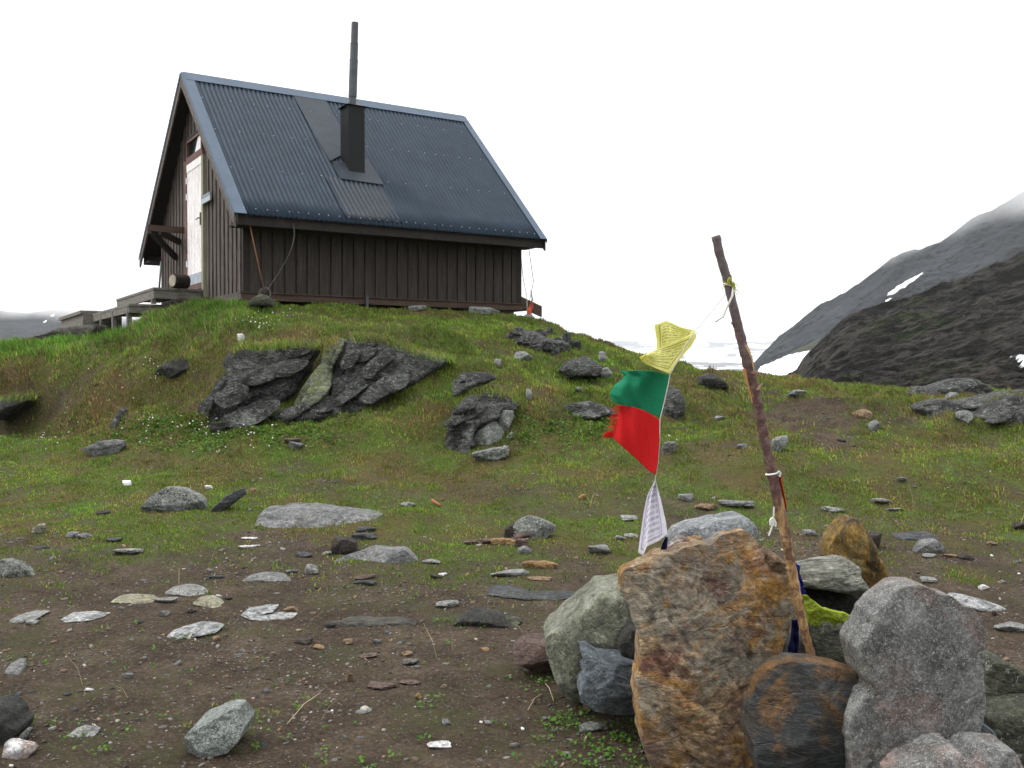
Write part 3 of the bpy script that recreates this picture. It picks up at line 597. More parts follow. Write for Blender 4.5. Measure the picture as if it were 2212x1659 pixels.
# timber under the roof sheets: deck boards, verge boards, fascia
m = MB(HF)
for mirror in (0, 1):
    A = [roof_pt(u_lo(-.42) + .01, -.42, .006), roof_pt(u_hi(-.42) - .005, -.42, .006), roof_pt(u_hi(2.61) - .005, 2.6, .006), roof_pt(u_lo(2.61) + .01, 2.6, .006)]
    nn = np.array([0, SL, -1]) / math.hypot(1, SL) * .04
    if mirror: A = [np.array([p[0], 5.22 - p[1], p[2]]) for p in A]; nn = nn * [1, -1, 1]
    m.prism(A, nn)
m.build('roof_boarding', W_DARK, cabin)
for mirror in (0, 1):
    for e_, (uf, tn) in enumerate(((u_lo, -.028), (u_hi, .028))):
        m = MB(HF); A = []
        for v, dz in ((-.5, -.005), (2.61, -.005), (2.61, -.20), (-.5, -.17)):
            A.append(np.array([uf(v), 5.22 - v if mirror else v, 1.01 + (v + .5) * SL + dz]))
        m.prism(A, (tn, 0, 0)); o = m.build('verge_board', W_TRIM if e_ == 0 else W_DARK, cabin)
        f_ = MB(HF); B = []
        for v, w_, dz in ((-.51, 0, .030), (2.64, 0, .030)): B.append((uf(v), v, dz))
        sg = 1 if e_ == 0 else -1
        nrm = np.array([0, -SL, 1]) / math.hypot(1, SL)
        q4 = [roof_pt(uf(-.51) - sg * .035, -.51, .034), roof_pt(uf(-.51) + sg * (.14 if e_ == 0 else .09), -.51, .034), roof_pt(uf(2.6) + sg * (.14 if e_ == 0 else .09), 2.6, .034), roof_pt(uf(2.6) - sg * .035, 2.6, .034)]
        ex = nrm * .006
        if mirror: q4 = [np.array([p[0], 5.22 - p[1], p[2]]) for p in q4]; ex = ex * [1, -1, 1]
        f_.prism(q4, ex)
        q5 = [q4[0], q4[3], q4[3] - np.array([0, 0, .07]), q4[0] - np.array([0, 0, .07])]
        f_.prism(q5, (-sg * .004, 0, 0)); f_.build('verge_flashing', TINF, cabin)
m = MB(HF)
for mirror in (0, 1):
    v0, v1 = (-.46, -.43) if not mirror else (5.65, 5.68)
    m.box((-.2, v0, .885), (4.825, v1, 1.045))
m.box((-.2, -.43, .90), (4.78, .02, .925)); m.box((-.2, 5.2, .90), (4.78, 5.65, .925))
m.build('eaves_board', W_DARK, cabin)
m = MB(HF)
for mirror in (0, 1):
    q4 = [roof_pt(u_lo(2.45), 2.42, .036), roof_pt(u_hi(2.45), 2.42, .036), roof_pt(u_hi(2.61), 2.605, .040), roof_pt(u_lo(2.61), 2.605, .040)]
    ex = np.array([0, -SL, 1]) / math.hypot(1, SL) * .008
    if mirror: q4 = [np.array([p[0], 5.22 - p[1], p[2]]) for p in q4]; ex = ex * [1, -1, 1]
    m.prism(q4, ex)
m.build('ridge_cap', TINF, cabin)
# chimney
m = MB(HF); B0 = [(1.86, .60), (2.135, .60), (2.135, .93), (1.86, .93)]
lo = [(u, v, roof_pt(u, v)[2] - .05) for u, v in B0]; hi = [(u, v, 3.06) for u, v in B0]
m.add(lo + hi, [(0, 1, 5, 4), (1, 2, 6, 5), (2, 3, 7, 6), (3, 0, 4, 7), (4, 5, 6, 7), (0, 3, 2, 1)])
c_ = [(1.82, .56, 3.062), (2.175, .56, 3.062), (2.175, .97, 3.062), (1.82, .97, 3.062)]
m.add(c_ + [(1.997, .765, 3.15)], [(0, 1, 4), (1, 2, 4), (2, 3, 4), (3, 0, 4), (3, 2, 1, 0)])
ch = m.build('chimney', BLACK, cabin)
m = MB(HF); b0 = np.array([2.00, .78, 3.06]); b1 = np.array([2.05, .78, 4.43]); r0 = .062
def seg(t0, t1, r): m.tube([b0 + (b1 - b0) * t0, b0 + (b1 - b0) * t1], r, 20)
seg(0, .14, .058); seg(.13, .56, .067); seg(.56, .75, .063); seg(.75, 1, .057)
m.build('stove_pipe', PIPE, ch, smooth=False)
for t0, t1, r0 in ((.55, .565, .070), (.745, .757, .066)): m = MB(HF); m.tube([b0 + (b1 - b0) * t0, b0 + (b1 - b0) * t1], r0, 20); m.build('pipe_joint', PIPE, ch)
m = MB(HF)
def patch(pts, t=.006, o=.036): A = [roof_pt(u, v, o) for u, v in pts]; m.prism(A, np.array([0, -SL, 1]) / math.hypot(1, SL) * t)
patch([(1.60, 1.32), (1.60, 2.42), (2.18, 2.42), (2.18, 1.32)], o=.034); patch([(1.62, .80), (1.60, 1.34), (2.17, 1.34), (2.17, .95), (1.84, .95)], o=.042)
patch([(1.62, .405), (1.66, .80), (1.86, .80), (1.86, .598), (2.136, .598), (2.136, .95), (2.33, .95), (2.34, .37)], .008, .046)
m.build('chimney_flashing', TIN2, ch)
m = MB(HF)
for s0, s1 in (((1.835, .56, roof_pt(0, .56)[2] + .03), (2.16, .56, roof_pt(0, .56)[2] + .03)), ((2.16, .56, roof_pt(0, .56)[2] + .03), (2.16, .95, roof_pt(0, .95)[2] + .03))): m.bar(s0, s1, .03, .03)
m.build('flashing_upstand', TIN2, ch)
# foundation
for u, v, sx in ((.12, .25, .30), (3.98, .12, .62), (2.2, .6, .3), (.2, 4.9, .3), (4.3, 4.8, .3), (.1, 2.4, .25)):
    g = hut(u + sx / 2, v, 0); zg = float(H(g[0], g[1])) - HC[2] - .1
    m = MB(HF); m.box((u, v - .05, zg), (u + sx, v + .22, -.117)); m.build('foundation_block', BLOCK, cabin)
m = MB(HF); m.box((1.86, -.075, -.22), (1.90, -.055, .02)); m.build('drain_strip', PIPE, cabin)
# canopy bracket under the left roof edge
a_ = np.array([-.22, 4.45, 1.20]); b_ = np.array([.0, 3.42, 1.26])
m = MB(HF); m.bar((-.62, 3.32, 1.27), (.0, 3.32, 1.27), .07, .10); m.build('bracket_rail', W_BEAM, cabin)
m = MB(HF); m.bar((-.56, 3.36, 1.22), (-.0, 3.95, .86), .07, .09); m.build('brace', W_DARK, cabin)
m = MB(HF); m.bar((-.40, 3.37, 1.22), (.0, 3.65, 1.10), .07, .09); m.build('brace', W_DARK, cabin)
# back step on the far right
m = MB(HF); m.prism([(4.72, .9, .40), (5.72, .9, .04), (5.72, .9, -.15), (4.72, .9, .20)], (0, .05, 0)); m.prism([(4.72, 1.9, .40), (5.72, 1.9, .04), (5.72, 1.9, -.15), (4.72, 1.9, .20)], (0, .05, 0))
m.prism([(4.73, .95, .37), (5.70, .95, .01), (5.70, .95, -.02), (4.73, .95, .34)], (0, .95, 0)); m.box((4.75, .95, -.4), (4.83, 1.0, .19)); m.box((5.05, .96, -.45), (5.13, 1.02, .05))
m.build('back_ramp', W_BEAM, cabin)

# guy wires and what is tied to them
RUST = plain('rusty rod', (.20, .09, .04), .8, 0, .4, 40); WIRE = plain('grey wire', (.09, .095, .095), .5, .3); DGREEN = plain('dark green rod', (.03, .06, .05), .5); CORD = plain('off-white cord', (.62, .60, .57), .8, 0, .15, 40)
def line(name, pts, r, mat, label, cat, group=None, n=6):
    m = MB(); m.tube(pts, r, n); c = np.array(pts[0], float); o = m.build(name, mat, None, smooth=True); 
    o.data.transform(Matrix.Translation(-Vector(c))); o.location = c; return tag(o, label, cat, group)
anchor = P(572, 634, 13.75)
line('anchor_rod', [hut(-.03, -.4, .93), anchor], .008, RUST, 'rusty guy rod slanting from the cabin eave corner down to the stone anchor', 'guy rod')
p0 = hut(.58, -.46, .96); line('guy_wire', [p0 + (anchor - p0) * t + np.array([.16 * math.sin(math.pi * t), 0, .10 * math.sin(math.pi * t)]) for t in np.linspace(0, 1, 14)], .005, WIRE, 'sagging grey guy wire from the front eave to the same stone anchor', 'guy wire')
m = MB()
for k in range(3): m.tube([anchor + np.array([.085 * math.cos(t) * (1 - .12 * k), .02 * k, .085 * math.sin(t) * (1 - .1 * k)]) for t in np.linspace(0, 2 * math.pi, 20)], .006, 5, cap=False)
tag(m.build('wire_coil', WIRE, loc=tuple(anchor)), 'small coil of grey wire hanging at the foot of the guy wire', 'wire coil')
r1 = P(1138, 680, 16.6)
line('guy_wire', [hut(4.55, -.45, .93), hut(4.75, -.3, .35), r1], .006, WIRE, 'thin guy wire at the right end of the cabin wall from eave to ground', 'guy wire')
line('rope', [P(1126, 560, 16.7), P(1130, 600, 16.65), P(1138, 640, 16.6), P(1139, 676, 16.55)], .008, CORD, 'pale rope hanging down behind the right corner of the cabin', 'rope')
line('support_rod', [P(348, 566, 17.6), P(344, 622, 17.3)], .018, DGREEN, 'dark green metal rod standing behind the left corner of the cabin', 'rod')
m = MB(); m.add([P(1137, 682, 16.5), P(1150, 684, 16.5), P(1148, 672, 16.5), P(1152, 662, 16.48), P(1149, 645, 16.5), P(1145, 656, 16.52), P(1140, 668, 16.48)], [(0, 1, 2), (0, 2, 6), (2, 3, 5), (2, 5, 6), (3, 4, 5)])
o = tag(m.build('rag', plain('orange-red cloth', (.50, .09, .05), .8), loc=tuple(P(1143, 684, 16.5))), 'small orange-red rag tied at the foot of the rope right of the cabin', 'rag'); o.modifiers.new('t', 'SOLIDIFY').thickness = .006
line('rag_string', [P(1147, 628, 16.5), P(1149, 640, 16.5), P(1151, 650, 16.5)], .014, CORD, 'short white strip above the orange rag right of the cabin', 'cloth strip')

# ------------------------------------------------------------------ deck
def planks(m, u0, u1, v0, v1, z, t=.035, wd=.12, along='v'):
    if along == 'v':
        u = u0
        while u < u1 - .02: m.box((u, v0, z - t), (min(u + wd, u1), v1, z + .003 * random.random())); u += wd + .012
    else:
        v = v0
        while v < v1 - .02: m.box((u0, v, z - t), (u1, min(v + wd, v1), z + .003 * random.random())); v += wd + .012
deck = empty('wooden_deck', tuple(hut(-.5, 3, 0)), 'weathered grey wooden deck in front of the cabin door on two levels', 'deck')
m = MB(HF); planks(m, -.80, -.04, 2.02, 5.1, .17); m.build('upper_platform', W_GREY, deck)
m = MB(HF); m.box((-.79, 2.04, .0), (-.74, 5.08, .133)); m.box((-.74, 2.04, .0), (-.06, 2.09, .133)); m.build('upper_rim', W_GREY, deck)
m = MB(HF); planks(m, -1.12, -.30, 2.25, 5.62, -.08); m.build('lower_platform', W_GREY, deck)
m = MB(HF); m.box((-1.115, 2.27, -.22), (-1.065, 5.6, -.117)); m.box((-1.065, 2.27, -.22), (.02, 2.32, -.117)); m.build('lower_rim', W_GREY, deck)
for u, v, zt in ((-.77, 2.11, -.0), (-.3, 2.11, 0), (-.77, 4.9, 0)):
    m = MB(HF); m.box((u - .035, v, -.079), (u + .035, v + .07, zt)); m.build('post', W_GREY, deck)
for u, v in ((-1.09, 2.34), (-1.09, 3.6), (-1.09, 4.75), (-.2, 2.34)):
    g = hut(u, v, 0); zg = float(H(g[0], g[1])) - HC[2] - .1; m = MB(HF); m.box((u - .035, v, zg), (u + .035, v + .09, -.118)); m.build('post', W_GREY, deck)
land = empty('wooden_landing', tuple(hut(-1, 7, -.1)), 'low slatted landing with grey side board at the far left end of the deck', 'landing')
m = MB(HF); planks(m, -1.32, -.55, 5.66, 8.6, -.02, .06, .15, 'u'); m.build('slats', W_GREY, land)
m = MB(HF); m.box((-1.28, 5.7, -.46), (-1.24, 8.5, -.081)); m.box((-1.28, 5.66, -.40), (-.6, 5.70, -.081)); m.build('side_board', W_GREY, land)
# log seat on the deck
m = MB(HF); L0 = np.array([-.50, 2.04, .29]); L1 = np.array([-.26, 2.12, .29]); 
pts_ = [L0 + (L1 - L0) * t for t in (0, .03, .3, .6, .97, 1)]; m.tube(pts_, [.10, .112, .116, .115, .112, .10], 18, jit=.02)
lg = m.build('log', wood_mat('dark bark', [(.02, .015, .012), (.045, .033, .025)], (4, 4, 4), .9, .01), loc=tuple(hut(-.2, 1.95, .2)), smooth=False); tag(lg, 'short thick log with a pale sawn end lying on the deck beside the cabin door', 'log')
m = MB(HF); d_ = (L0 - L1) / np.linalg.norm(L0 - L1); m.tube([L0, L0 + d_ * .012], .094, 18); o = m.build('sawn_end', plain('sawn wood', (.30, .27, .20), .8, 0, .3, 10), lg)

# ------------------------------------------------------------------ stones
def zoom(pts, k, ox, oy): return [(x * k + ox, y * k + oy) for x, y in pts]
def edge_dist(a, b, poly):
    d = np.full(a.shape, 1e9); n_ = len(poly)
    for i in range(n_):
        x0, y0 = poly[i]; x1, y1 = poly[(i + 1) % n_]; ex, ey = x1 - x0, y1 - y0; l2 = ex * ex + ey * ey + 1e-12
        t = np.clip(((a - x0) * ex + (b - y0) * ey) / l2, 0, 1); d = np.minimum(d, np.hypot(a - x0 - t * ex, b - y0 - t * ey))
    return d
def slab(name, poly, dep, thick, mat, label, cat='rock', vox=None, kx=0.0, ky=0.0, seed=0, amp=.035, facets=6, slope=.5, smooth=3, fscale=1.0, edge=.35, strata=(1, 1, 1), ridged=.4, group=None, jag=.016, step=.010, size_hint=None, rnd=.11):
    """solid stone: outline in the vertical plane at its own distance, given real thickness, rounded, chipped by planes and roughened"""
    rs = np.random.RandomState(seed + 11)
    if cat == 'rock outcrop' and ky and size_hint is None: dep -= .16 if vox is None or vox > .013 else .04; edge = .22; step *= 1.6; amp *= 1.15
    poly = np.array(poly, float); cx, cy = (poly.min(0) + poly.max(0)) / 2; s = dep / F
    # subdivide and roughen the outline a little
    pp = []
    for i in range(len(poly)):
        a, b_ = poly[i], poly[(i + 1) % len(poly)]; nseg = max(1, int(np.hypot(*(b_ - a)) / 9))
        for k in range(nseg): pp.append(a + (b_ - a) * k / nseg)
    pp = np.array(pp); size = max(np.ptp(poly[:, 0]), np.ptp(poly[:, 1])) * s
    nz = np.stack([perlin(np.stack([pp[:, 0] * .045, pp[:, 1] * .045, np.full(len(pp), seed + .5 + q_)], -1)) for q_ in (0, 9)], -1)
    pp = pp + nz * jag * size / s
    A = (pp[:, 0] - cx) * s; B = -(pp[:, 1] - cy) * s
    if vox is None: vox = size / 75
    me = bpy.data.meshes.new('tmp'); nP = len(pp)
    V = [(A[i], B[i], -thick) for i in range(nP)] + [(A[i], B[i], thick) for i in range(nP)]
    me.from_pydata(V, [], [tuple(range(nP)), tuple(range(2 * nP - 1, nP - 1, -1))] + [(i, nP + i, nP + (i + 1) % nP, (i + 1) % nP) for i in range(nP)])
    bm_ = bmesh.new(); bm_.from_mesh(me); bmesh.ops.recalc_face_normals(bm_, faces=bm_.faces); bmesh.ops.triangulate(bm_, faces=bm_.faces); bm_.to_mesh(me); bm_.free()
    o = bpy.data.objects.new('tmp', me); COL.objects.link(o)
    rm = o.modifiers.new('r', 'REMESH'); rm.mode = 'VOXEL'; rm.voxel_size = vox
    sm = o.modifiers.new('s', 'SMOOTH'); sm.factor = .5; sm.iterations = smooth
    dg = bpy.context.evaluated_depsgraph_get(); me2 = bpy.data.meshes.new_from_object(o.evaluated_get(dg))
    bpy.data.objects.remove(o); bpy.data.meshes.remove(me)
    nv = len(me2.vertices); co = np.empty(nv * 3, np.float32); me2.vertices.foreach_get('co', co); co = co.reshape(-1, 3).astype(float)
    a, b_, off = co.T
    d = edge_dist(a, b_, np.stack([A, B], -1)); R = min(size * rnd, d.max() * .8)
    t = np.clip(d / R, 0, 1); prof = edge + (1 - edge) * np.sqrt(1 - (1 - t) ** 2)
    off = off * prof
    # broken faces: planes tangent to a low dome, met in creases, then thin layer steps
    hw, hb = np.abs(a).max(), np.abs(b_).max(); wq = np.stack([a, b_, a * 0 + seed], -1) / size
    wa = a + .035 * size * fbm(wq * 4, 3); wb = b_ + .035 * size * fbm(wq * 4 + 7, 3); sgn = np.where(off < 0, -1, 1)
    for side in (-1, 1):
        lim = np.full(a.shape, thick * 1.0)
        for k in range(facets + 6):
            ta, tb = rs.uniform(-.8, .8) * hw, rs.uniform(-.8, .8) * hb; q2 = (ta / hw) ** 2 + (tb / hb) ** 2
            h0 = thick * (1 - .45 * q2) * rs.uniform(.86, 1.06); ga, gb = -.9 * thick * ta / hw ** 2 + rs.normal(0, .17), -.9 * thick * tb / hb ** 2 + rs.normal(0, .17)
            lim = np.minimum(lim, h0 + ga * (wa - ta) + gb * (wb - tb))
        lim = np.maximum(lim, thick * .12)
        f = sgn == side; off = np.where(f, side * np.minimum(np.abs(off), lim), off)
    ph = rs.uniform(-.9, .9); lay = (wa * math.sin(ph) + wb * math.cos(ph)) / size * rs.uniform(5, 8) + .8 * fbm(wq * 2 + 3, 3)
    saw = lay - np.floor(lay); saw = np.minimum(saw / .85, (1 - saw) / .15); off = off + sgn * (saw - .5) * size * step * np.clip(d / (R * .5), 0, 1)
    co2 = np.stack([a, off, b_], -1)
    me2.vertices.foreach_set('co', np.stack([a, b_, off], -1).astype(np.float32).ravel()); me2.update()
    nr_ = np.empty(nv * 3, np.float32); me2.vertices.foreach_get('normal', nr_); nr_ = nr_.reshape(-1, 3)[:, [0, 2, 1]]
    q_ = co2 * np.array(strata) / size * 6 * fscale + seed * 3.7
    n1 = fbm(q_, 5, .55); n2 = fbm(q_ * 2.1 + 5, 4, .6, ridged=True); n0 = fbm(q_ * .4, 2)
    n3 = fbm(q_ * 5.5 + 8, 3, .6)
    n4 = fbm(q_ * 11 + 2, 3, .6, ridged=True)
    disp = (n0 * .5 + n1 * (1 - ridged) * 1.0 + (n2 - .25) * ridged * .7 + n3 * .45 + (n4 - .2) * .16) * amp * size
    co2 = co2 + nr_ * (disp * (.22 + .78 * np.clip(d / (R * .6), 0, 1)))[:, None]
    a, off, b_ = co2.T
    px = cx + a / s; py = cy - b_ / s; dd = dep + kx * (px - cx) / 100 + ky * (py - cy) / 100
    W = P(px, py, dd); W[:, 1] += off
    base = P(cx, poly[:, 1].max(), dep); W -= base
    me2.vertices.foreach_set('co', W.astype(np.float32).ravel()); me2.polygons.foreach_set('use_smooth', np.ones(len(me2.polygons), bool))
    bm_ = bmesh.new(); bm_.from_mesh(me2); bmesh.ops.recalc_face_normals(bm_, faces=bm_.faces); bm_.to_mesh(me2); bm_.free()
    me2.materials.clear(); me2.materials.append(RM[mat]); me2.name = name; me2.update()
    ob = bpy.data.objects.new(name, me2); COL.objects.link(ob); ob.location = base
    return tag(ob, label, cat, group)

def sphere_dirs(n):
    g = np.linspace(-1, 1, n + 1); V = []; Fc = []
    for ax in range(3):
        for sg in (-1, 1):
            b_ = len(V); A_, B_ = np.meshgrid(np.tan(g * math.pi / 4), np.tan(g * math.pi / 4))
            p = np.zeros((n + 1, n + 1, 3)); p[..., ax] = sg; p[..., (ax + 1) % 3] = A_ * sg; p[..., (ax + 2) % 3] = B_
            V += list(p.reshape(-1, 3))
            for i in range(n):
                for j in range(n):
                    q_ = [b_ + i * (n + 1) + j, b_ + i * (n + 1) + j + 1, b_ + (i + 1) * (n + 1) + j + 1, b_ + (i + 1) * (n + 1) + j]; Fc.append(q_)
    V = np.array(V); V /= np.linalg.norm(V, axis=1)[:, None]
    key = np.round(V, 5); u, first, inv = np.unique(key, axis=0, return_index=True, return_inverse=True); inv = inv.ravel()
    return V[first], inv[np.array(Fc)]
_SD = {}
def stone_shape(seed, n=16, planes=14, rough=.085, flat=1.0):
    """convex chipped stone of unit half-size"""
    if n not in _SD: _SD[n] = sphere_dirs(n)
    D, Fc = _SD[n]; rs = np.random.RandomState(seed)
    pn = rs.normal(size=(planes, 3)); pn /= np.linalg.norm(pn, axis=1)[:, None]; pd = rs.uniform(.62, 1.0, planes)
    pn = np.vstack([pn, np.eye(3), -np.eye(3)]); pd = np.concatenate([pd, np.ones(6)])
    dots = D @ pn.T; r = np.where(dots > .05, pd / np.maximum(dots, .05), 1e3)
    k = 19.0; r = -np.log(np.exp(-k * np.minimum(r, 3)).sum(1)) / k
    V = D * r[:, None]
    V = V + D * (fbm(D * 1.7 + seed, 3) * rough * 2 + fbm(D * 5 + seed, 4, .6, ridged=True) * rough)[:, None]
    V -= (V.min(0) + V.max(0)) / 2; V /= (V.max(0) - V.min(0)) / 2
    return V, Fc
def stone(x0, x1, y0, y1, mat, label, lean=0.0, name='stone', group=None, seed=None, dy=None, sink=.18, n=14, depthk=.75, planes=12, cat='stone', hump=0):
    """ground stone whose visible extent on the survey is x0..x1, y0..y1"""
    sd_ = seed if seed is not None else int(x0 * 7 + y1 * 13) % 9973
    xc = (x0 + x1) / 2; p, d = hit(xc, y1 - (y1 - y0) * .12); wd = (x1 - x0) * d / F
    view = math.atan2(CAM[2] - p[2], d); hh = (y1 - y0) * d / F
    dep = min(wd * depthk, max(wd * .45, hh * 2.2)) if dy is None else dy
    # height so that the projected extent matches: top edge sits roughly above the middle of the stone
    ht = max(hh - dep * .8 * math.sin(view), hh * .33, .006)
    full = ht / (1 - sink)
    V, Fc = stone_shape(sd_, n if wd * F / d > 40 else (10 if wd * F / d > 18 else 7), planes)
    rs = np.random.RandomState(sd_); yaw = rs.uniform(-.35, .35); c_, s_ = math.cos(yaw), math.sin(yaw)
    V = V * [wd / 2, dep / 2, full / 2]
    if hump: V[:, 2] *= 1 - hump * (V[:, 0] / (wd / 2)) ** 2 * (V[:, 2] > 0)
    V = np.stack([V[:, 0] * c_ - V[:, 1] * s_, V[:, 0] * s_ + V[:, 1] * c_, V[:, 2]], -1)
    V[:, 0] *= wd / np.ptp(V[:, 0])
    if lean: cl, sl_ = math.cos(lean), math.sin(lean); V = np.stack([V[:, 0] * cl + V[:, 2] * sl_, V[:, 1], -V[:, 0] * sl_ + V[:, 2] * cl], -1); V[:, 0] *= wd / np.ptp(V[:, 0]); V[:, 2] *= full / np.ptp(V[:, 2])
    cy_ = p[1] + dep * .38; cx_ = p[0] * cy_ / p[1]; g = float(H(cx_, cy_)); g = min(g, float(H(p[0], p[1])) + .25 * ht)
    loc = (cx_, cy_, g + full * (.5 - sink))
    o = mesh_np(name, V, Fc, RM[mat], None, True); o.location = loc
    return tag(o, label, cat, group)

Z5 = lambda pts: zoom(pts, .3667, 1106, 1050.7)
Z6 = lambda pts: zoom(pts, .3667, 1603.7, 1050.7)
# ---- the cairn
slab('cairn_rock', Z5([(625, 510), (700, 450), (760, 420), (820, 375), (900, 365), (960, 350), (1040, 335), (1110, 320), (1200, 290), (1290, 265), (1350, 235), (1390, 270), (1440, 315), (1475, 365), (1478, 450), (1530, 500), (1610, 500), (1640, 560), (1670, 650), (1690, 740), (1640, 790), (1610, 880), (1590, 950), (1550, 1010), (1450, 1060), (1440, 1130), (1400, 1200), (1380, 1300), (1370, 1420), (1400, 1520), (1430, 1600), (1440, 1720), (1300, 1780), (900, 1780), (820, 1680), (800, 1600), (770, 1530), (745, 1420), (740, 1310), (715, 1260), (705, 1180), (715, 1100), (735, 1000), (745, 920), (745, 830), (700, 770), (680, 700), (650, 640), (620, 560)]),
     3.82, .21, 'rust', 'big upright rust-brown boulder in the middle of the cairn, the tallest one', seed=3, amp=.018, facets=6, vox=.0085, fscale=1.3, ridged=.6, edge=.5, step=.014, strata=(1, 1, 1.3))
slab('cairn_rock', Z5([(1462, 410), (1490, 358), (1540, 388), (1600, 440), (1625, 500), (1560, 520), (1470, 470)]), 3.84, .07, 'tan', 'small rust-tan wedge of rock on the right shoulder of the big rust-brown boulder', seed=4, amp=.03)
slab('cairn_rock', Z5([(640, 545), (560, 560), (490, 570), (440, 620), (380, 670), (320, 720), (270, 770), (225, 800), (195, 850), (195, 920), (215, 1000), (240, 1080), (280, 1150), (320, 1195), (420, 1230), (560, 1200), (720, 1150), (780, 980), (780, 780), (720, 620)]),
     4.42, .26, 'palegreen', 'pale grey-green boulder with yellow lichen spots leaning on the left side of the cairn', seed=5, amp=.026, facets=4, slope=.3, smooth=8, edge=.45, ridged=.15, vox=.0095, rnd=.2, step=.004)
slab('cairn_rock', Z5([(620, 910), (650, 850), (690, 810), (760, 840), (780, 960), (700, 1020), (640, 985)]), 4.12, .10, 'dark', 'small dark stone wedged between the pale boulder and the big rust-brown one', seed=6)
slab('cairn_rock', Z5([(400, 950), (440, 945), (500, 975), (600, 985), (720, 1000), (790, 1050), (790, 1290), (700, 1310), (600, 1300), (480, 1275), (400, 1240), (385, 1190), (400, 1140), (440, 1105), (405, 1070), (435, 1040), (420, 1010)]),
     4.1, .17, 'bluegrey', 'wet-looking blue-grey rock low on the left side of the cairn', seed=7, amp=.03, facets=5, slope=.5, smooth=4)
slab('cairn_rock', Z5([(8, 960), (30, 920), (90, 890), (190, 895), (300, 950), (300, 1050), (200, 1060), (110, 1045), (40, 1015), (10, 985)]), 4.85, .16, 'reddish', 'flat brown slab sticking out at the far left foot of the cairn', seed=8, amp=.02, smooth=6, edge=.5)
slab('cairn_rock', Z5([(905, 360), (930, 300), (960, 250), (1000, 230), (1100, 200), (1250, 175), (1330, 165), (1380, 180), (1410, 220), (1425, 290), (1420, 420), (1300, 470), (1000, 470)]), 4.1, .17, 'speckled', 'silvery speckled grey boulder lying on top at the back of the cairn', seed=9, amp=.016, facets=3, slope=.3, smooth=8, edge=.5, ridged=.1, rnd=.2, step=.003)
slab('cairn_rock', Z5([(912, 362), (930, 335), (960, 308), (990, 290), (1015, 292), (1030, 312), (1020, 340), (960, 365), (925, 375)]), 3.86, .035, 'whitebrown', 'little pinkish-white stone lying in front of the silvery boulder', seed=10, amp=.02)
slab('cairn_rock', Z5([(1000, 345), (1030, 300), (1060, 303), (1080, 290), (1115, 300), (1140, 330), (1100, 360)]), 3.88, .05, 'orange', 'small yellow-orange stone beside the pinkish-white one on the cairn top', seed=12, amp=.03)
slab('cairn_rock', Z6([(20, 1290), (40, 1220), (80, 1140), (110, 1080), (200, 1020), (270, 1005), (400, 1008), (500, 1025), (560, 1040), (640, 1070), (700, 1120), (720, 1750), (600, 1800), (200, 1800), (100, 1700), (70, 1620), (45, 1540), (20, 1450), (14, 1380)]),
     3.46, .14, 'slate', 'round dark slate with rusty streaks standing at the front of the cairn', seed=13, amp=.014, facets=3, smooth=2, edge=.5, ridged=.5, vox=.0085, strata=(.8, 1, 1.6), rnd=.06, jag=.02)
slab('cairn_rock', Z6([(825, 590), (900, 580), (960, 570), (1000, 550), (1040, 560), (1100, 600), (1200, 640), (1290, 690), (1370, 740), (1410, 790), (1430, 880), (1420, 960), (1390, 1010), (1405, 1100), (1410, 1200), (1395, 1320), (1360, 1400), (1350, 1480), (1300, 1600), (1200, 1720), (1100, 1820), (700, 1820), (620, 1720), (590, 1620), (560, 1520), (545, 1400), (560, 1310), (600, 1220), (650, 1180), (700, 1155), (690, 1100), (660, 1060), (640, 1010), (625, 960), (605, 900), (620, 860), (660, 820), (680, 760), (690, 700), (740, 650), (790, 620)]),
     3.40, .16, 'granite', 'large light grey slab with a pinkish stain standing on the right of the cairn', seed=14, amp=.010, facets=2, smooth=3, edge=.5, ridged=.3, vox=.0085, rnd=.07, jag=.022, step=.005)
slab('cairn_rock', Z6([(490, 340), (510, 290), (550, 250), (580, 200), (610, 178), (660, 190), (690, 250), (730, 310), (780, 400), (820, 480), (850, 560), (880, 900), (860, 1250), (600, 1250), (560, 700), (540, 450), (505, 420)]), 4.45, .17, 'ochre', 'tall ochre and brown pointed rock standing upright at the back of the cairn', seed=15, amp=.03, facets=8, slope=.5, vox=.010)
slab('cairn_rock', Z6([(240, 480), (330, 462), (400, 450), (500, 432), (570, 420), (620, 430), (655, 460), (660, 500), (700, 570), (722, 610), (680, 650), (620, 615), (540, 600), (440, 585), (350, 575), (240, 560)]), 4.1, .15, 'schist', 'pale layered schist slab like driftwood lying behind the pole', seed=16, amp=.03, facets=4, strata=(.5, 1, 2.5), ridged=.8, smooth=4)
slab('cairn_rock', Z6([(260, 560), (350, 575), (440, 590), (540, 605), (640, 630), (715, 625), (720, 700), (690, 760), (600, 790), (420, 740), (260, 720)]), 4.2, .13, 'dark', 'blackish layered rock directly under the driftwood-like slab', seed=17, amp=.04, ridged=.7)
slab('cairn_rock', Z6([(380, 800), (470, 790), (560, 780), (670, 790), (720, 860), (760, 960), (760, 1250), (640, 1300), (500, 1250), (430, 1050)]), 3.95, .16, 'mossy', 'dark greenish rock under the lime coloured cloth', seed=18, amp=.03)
slab('cairn_rock', Z6([(1370, 1010), (1420, 985), (1480, 990), (1540, 1020), (1600, 1060), (1650, 1120), (1720, 1170), (1740, 1240), (1600, 1300), (1500, 1330), (1400, 1340), (1340, 1200)]), 3.75, .16, 'mossy', 'dark brown-green rock behind the right edge of the large grey slab', seed=19, amp=.03, facets=5)
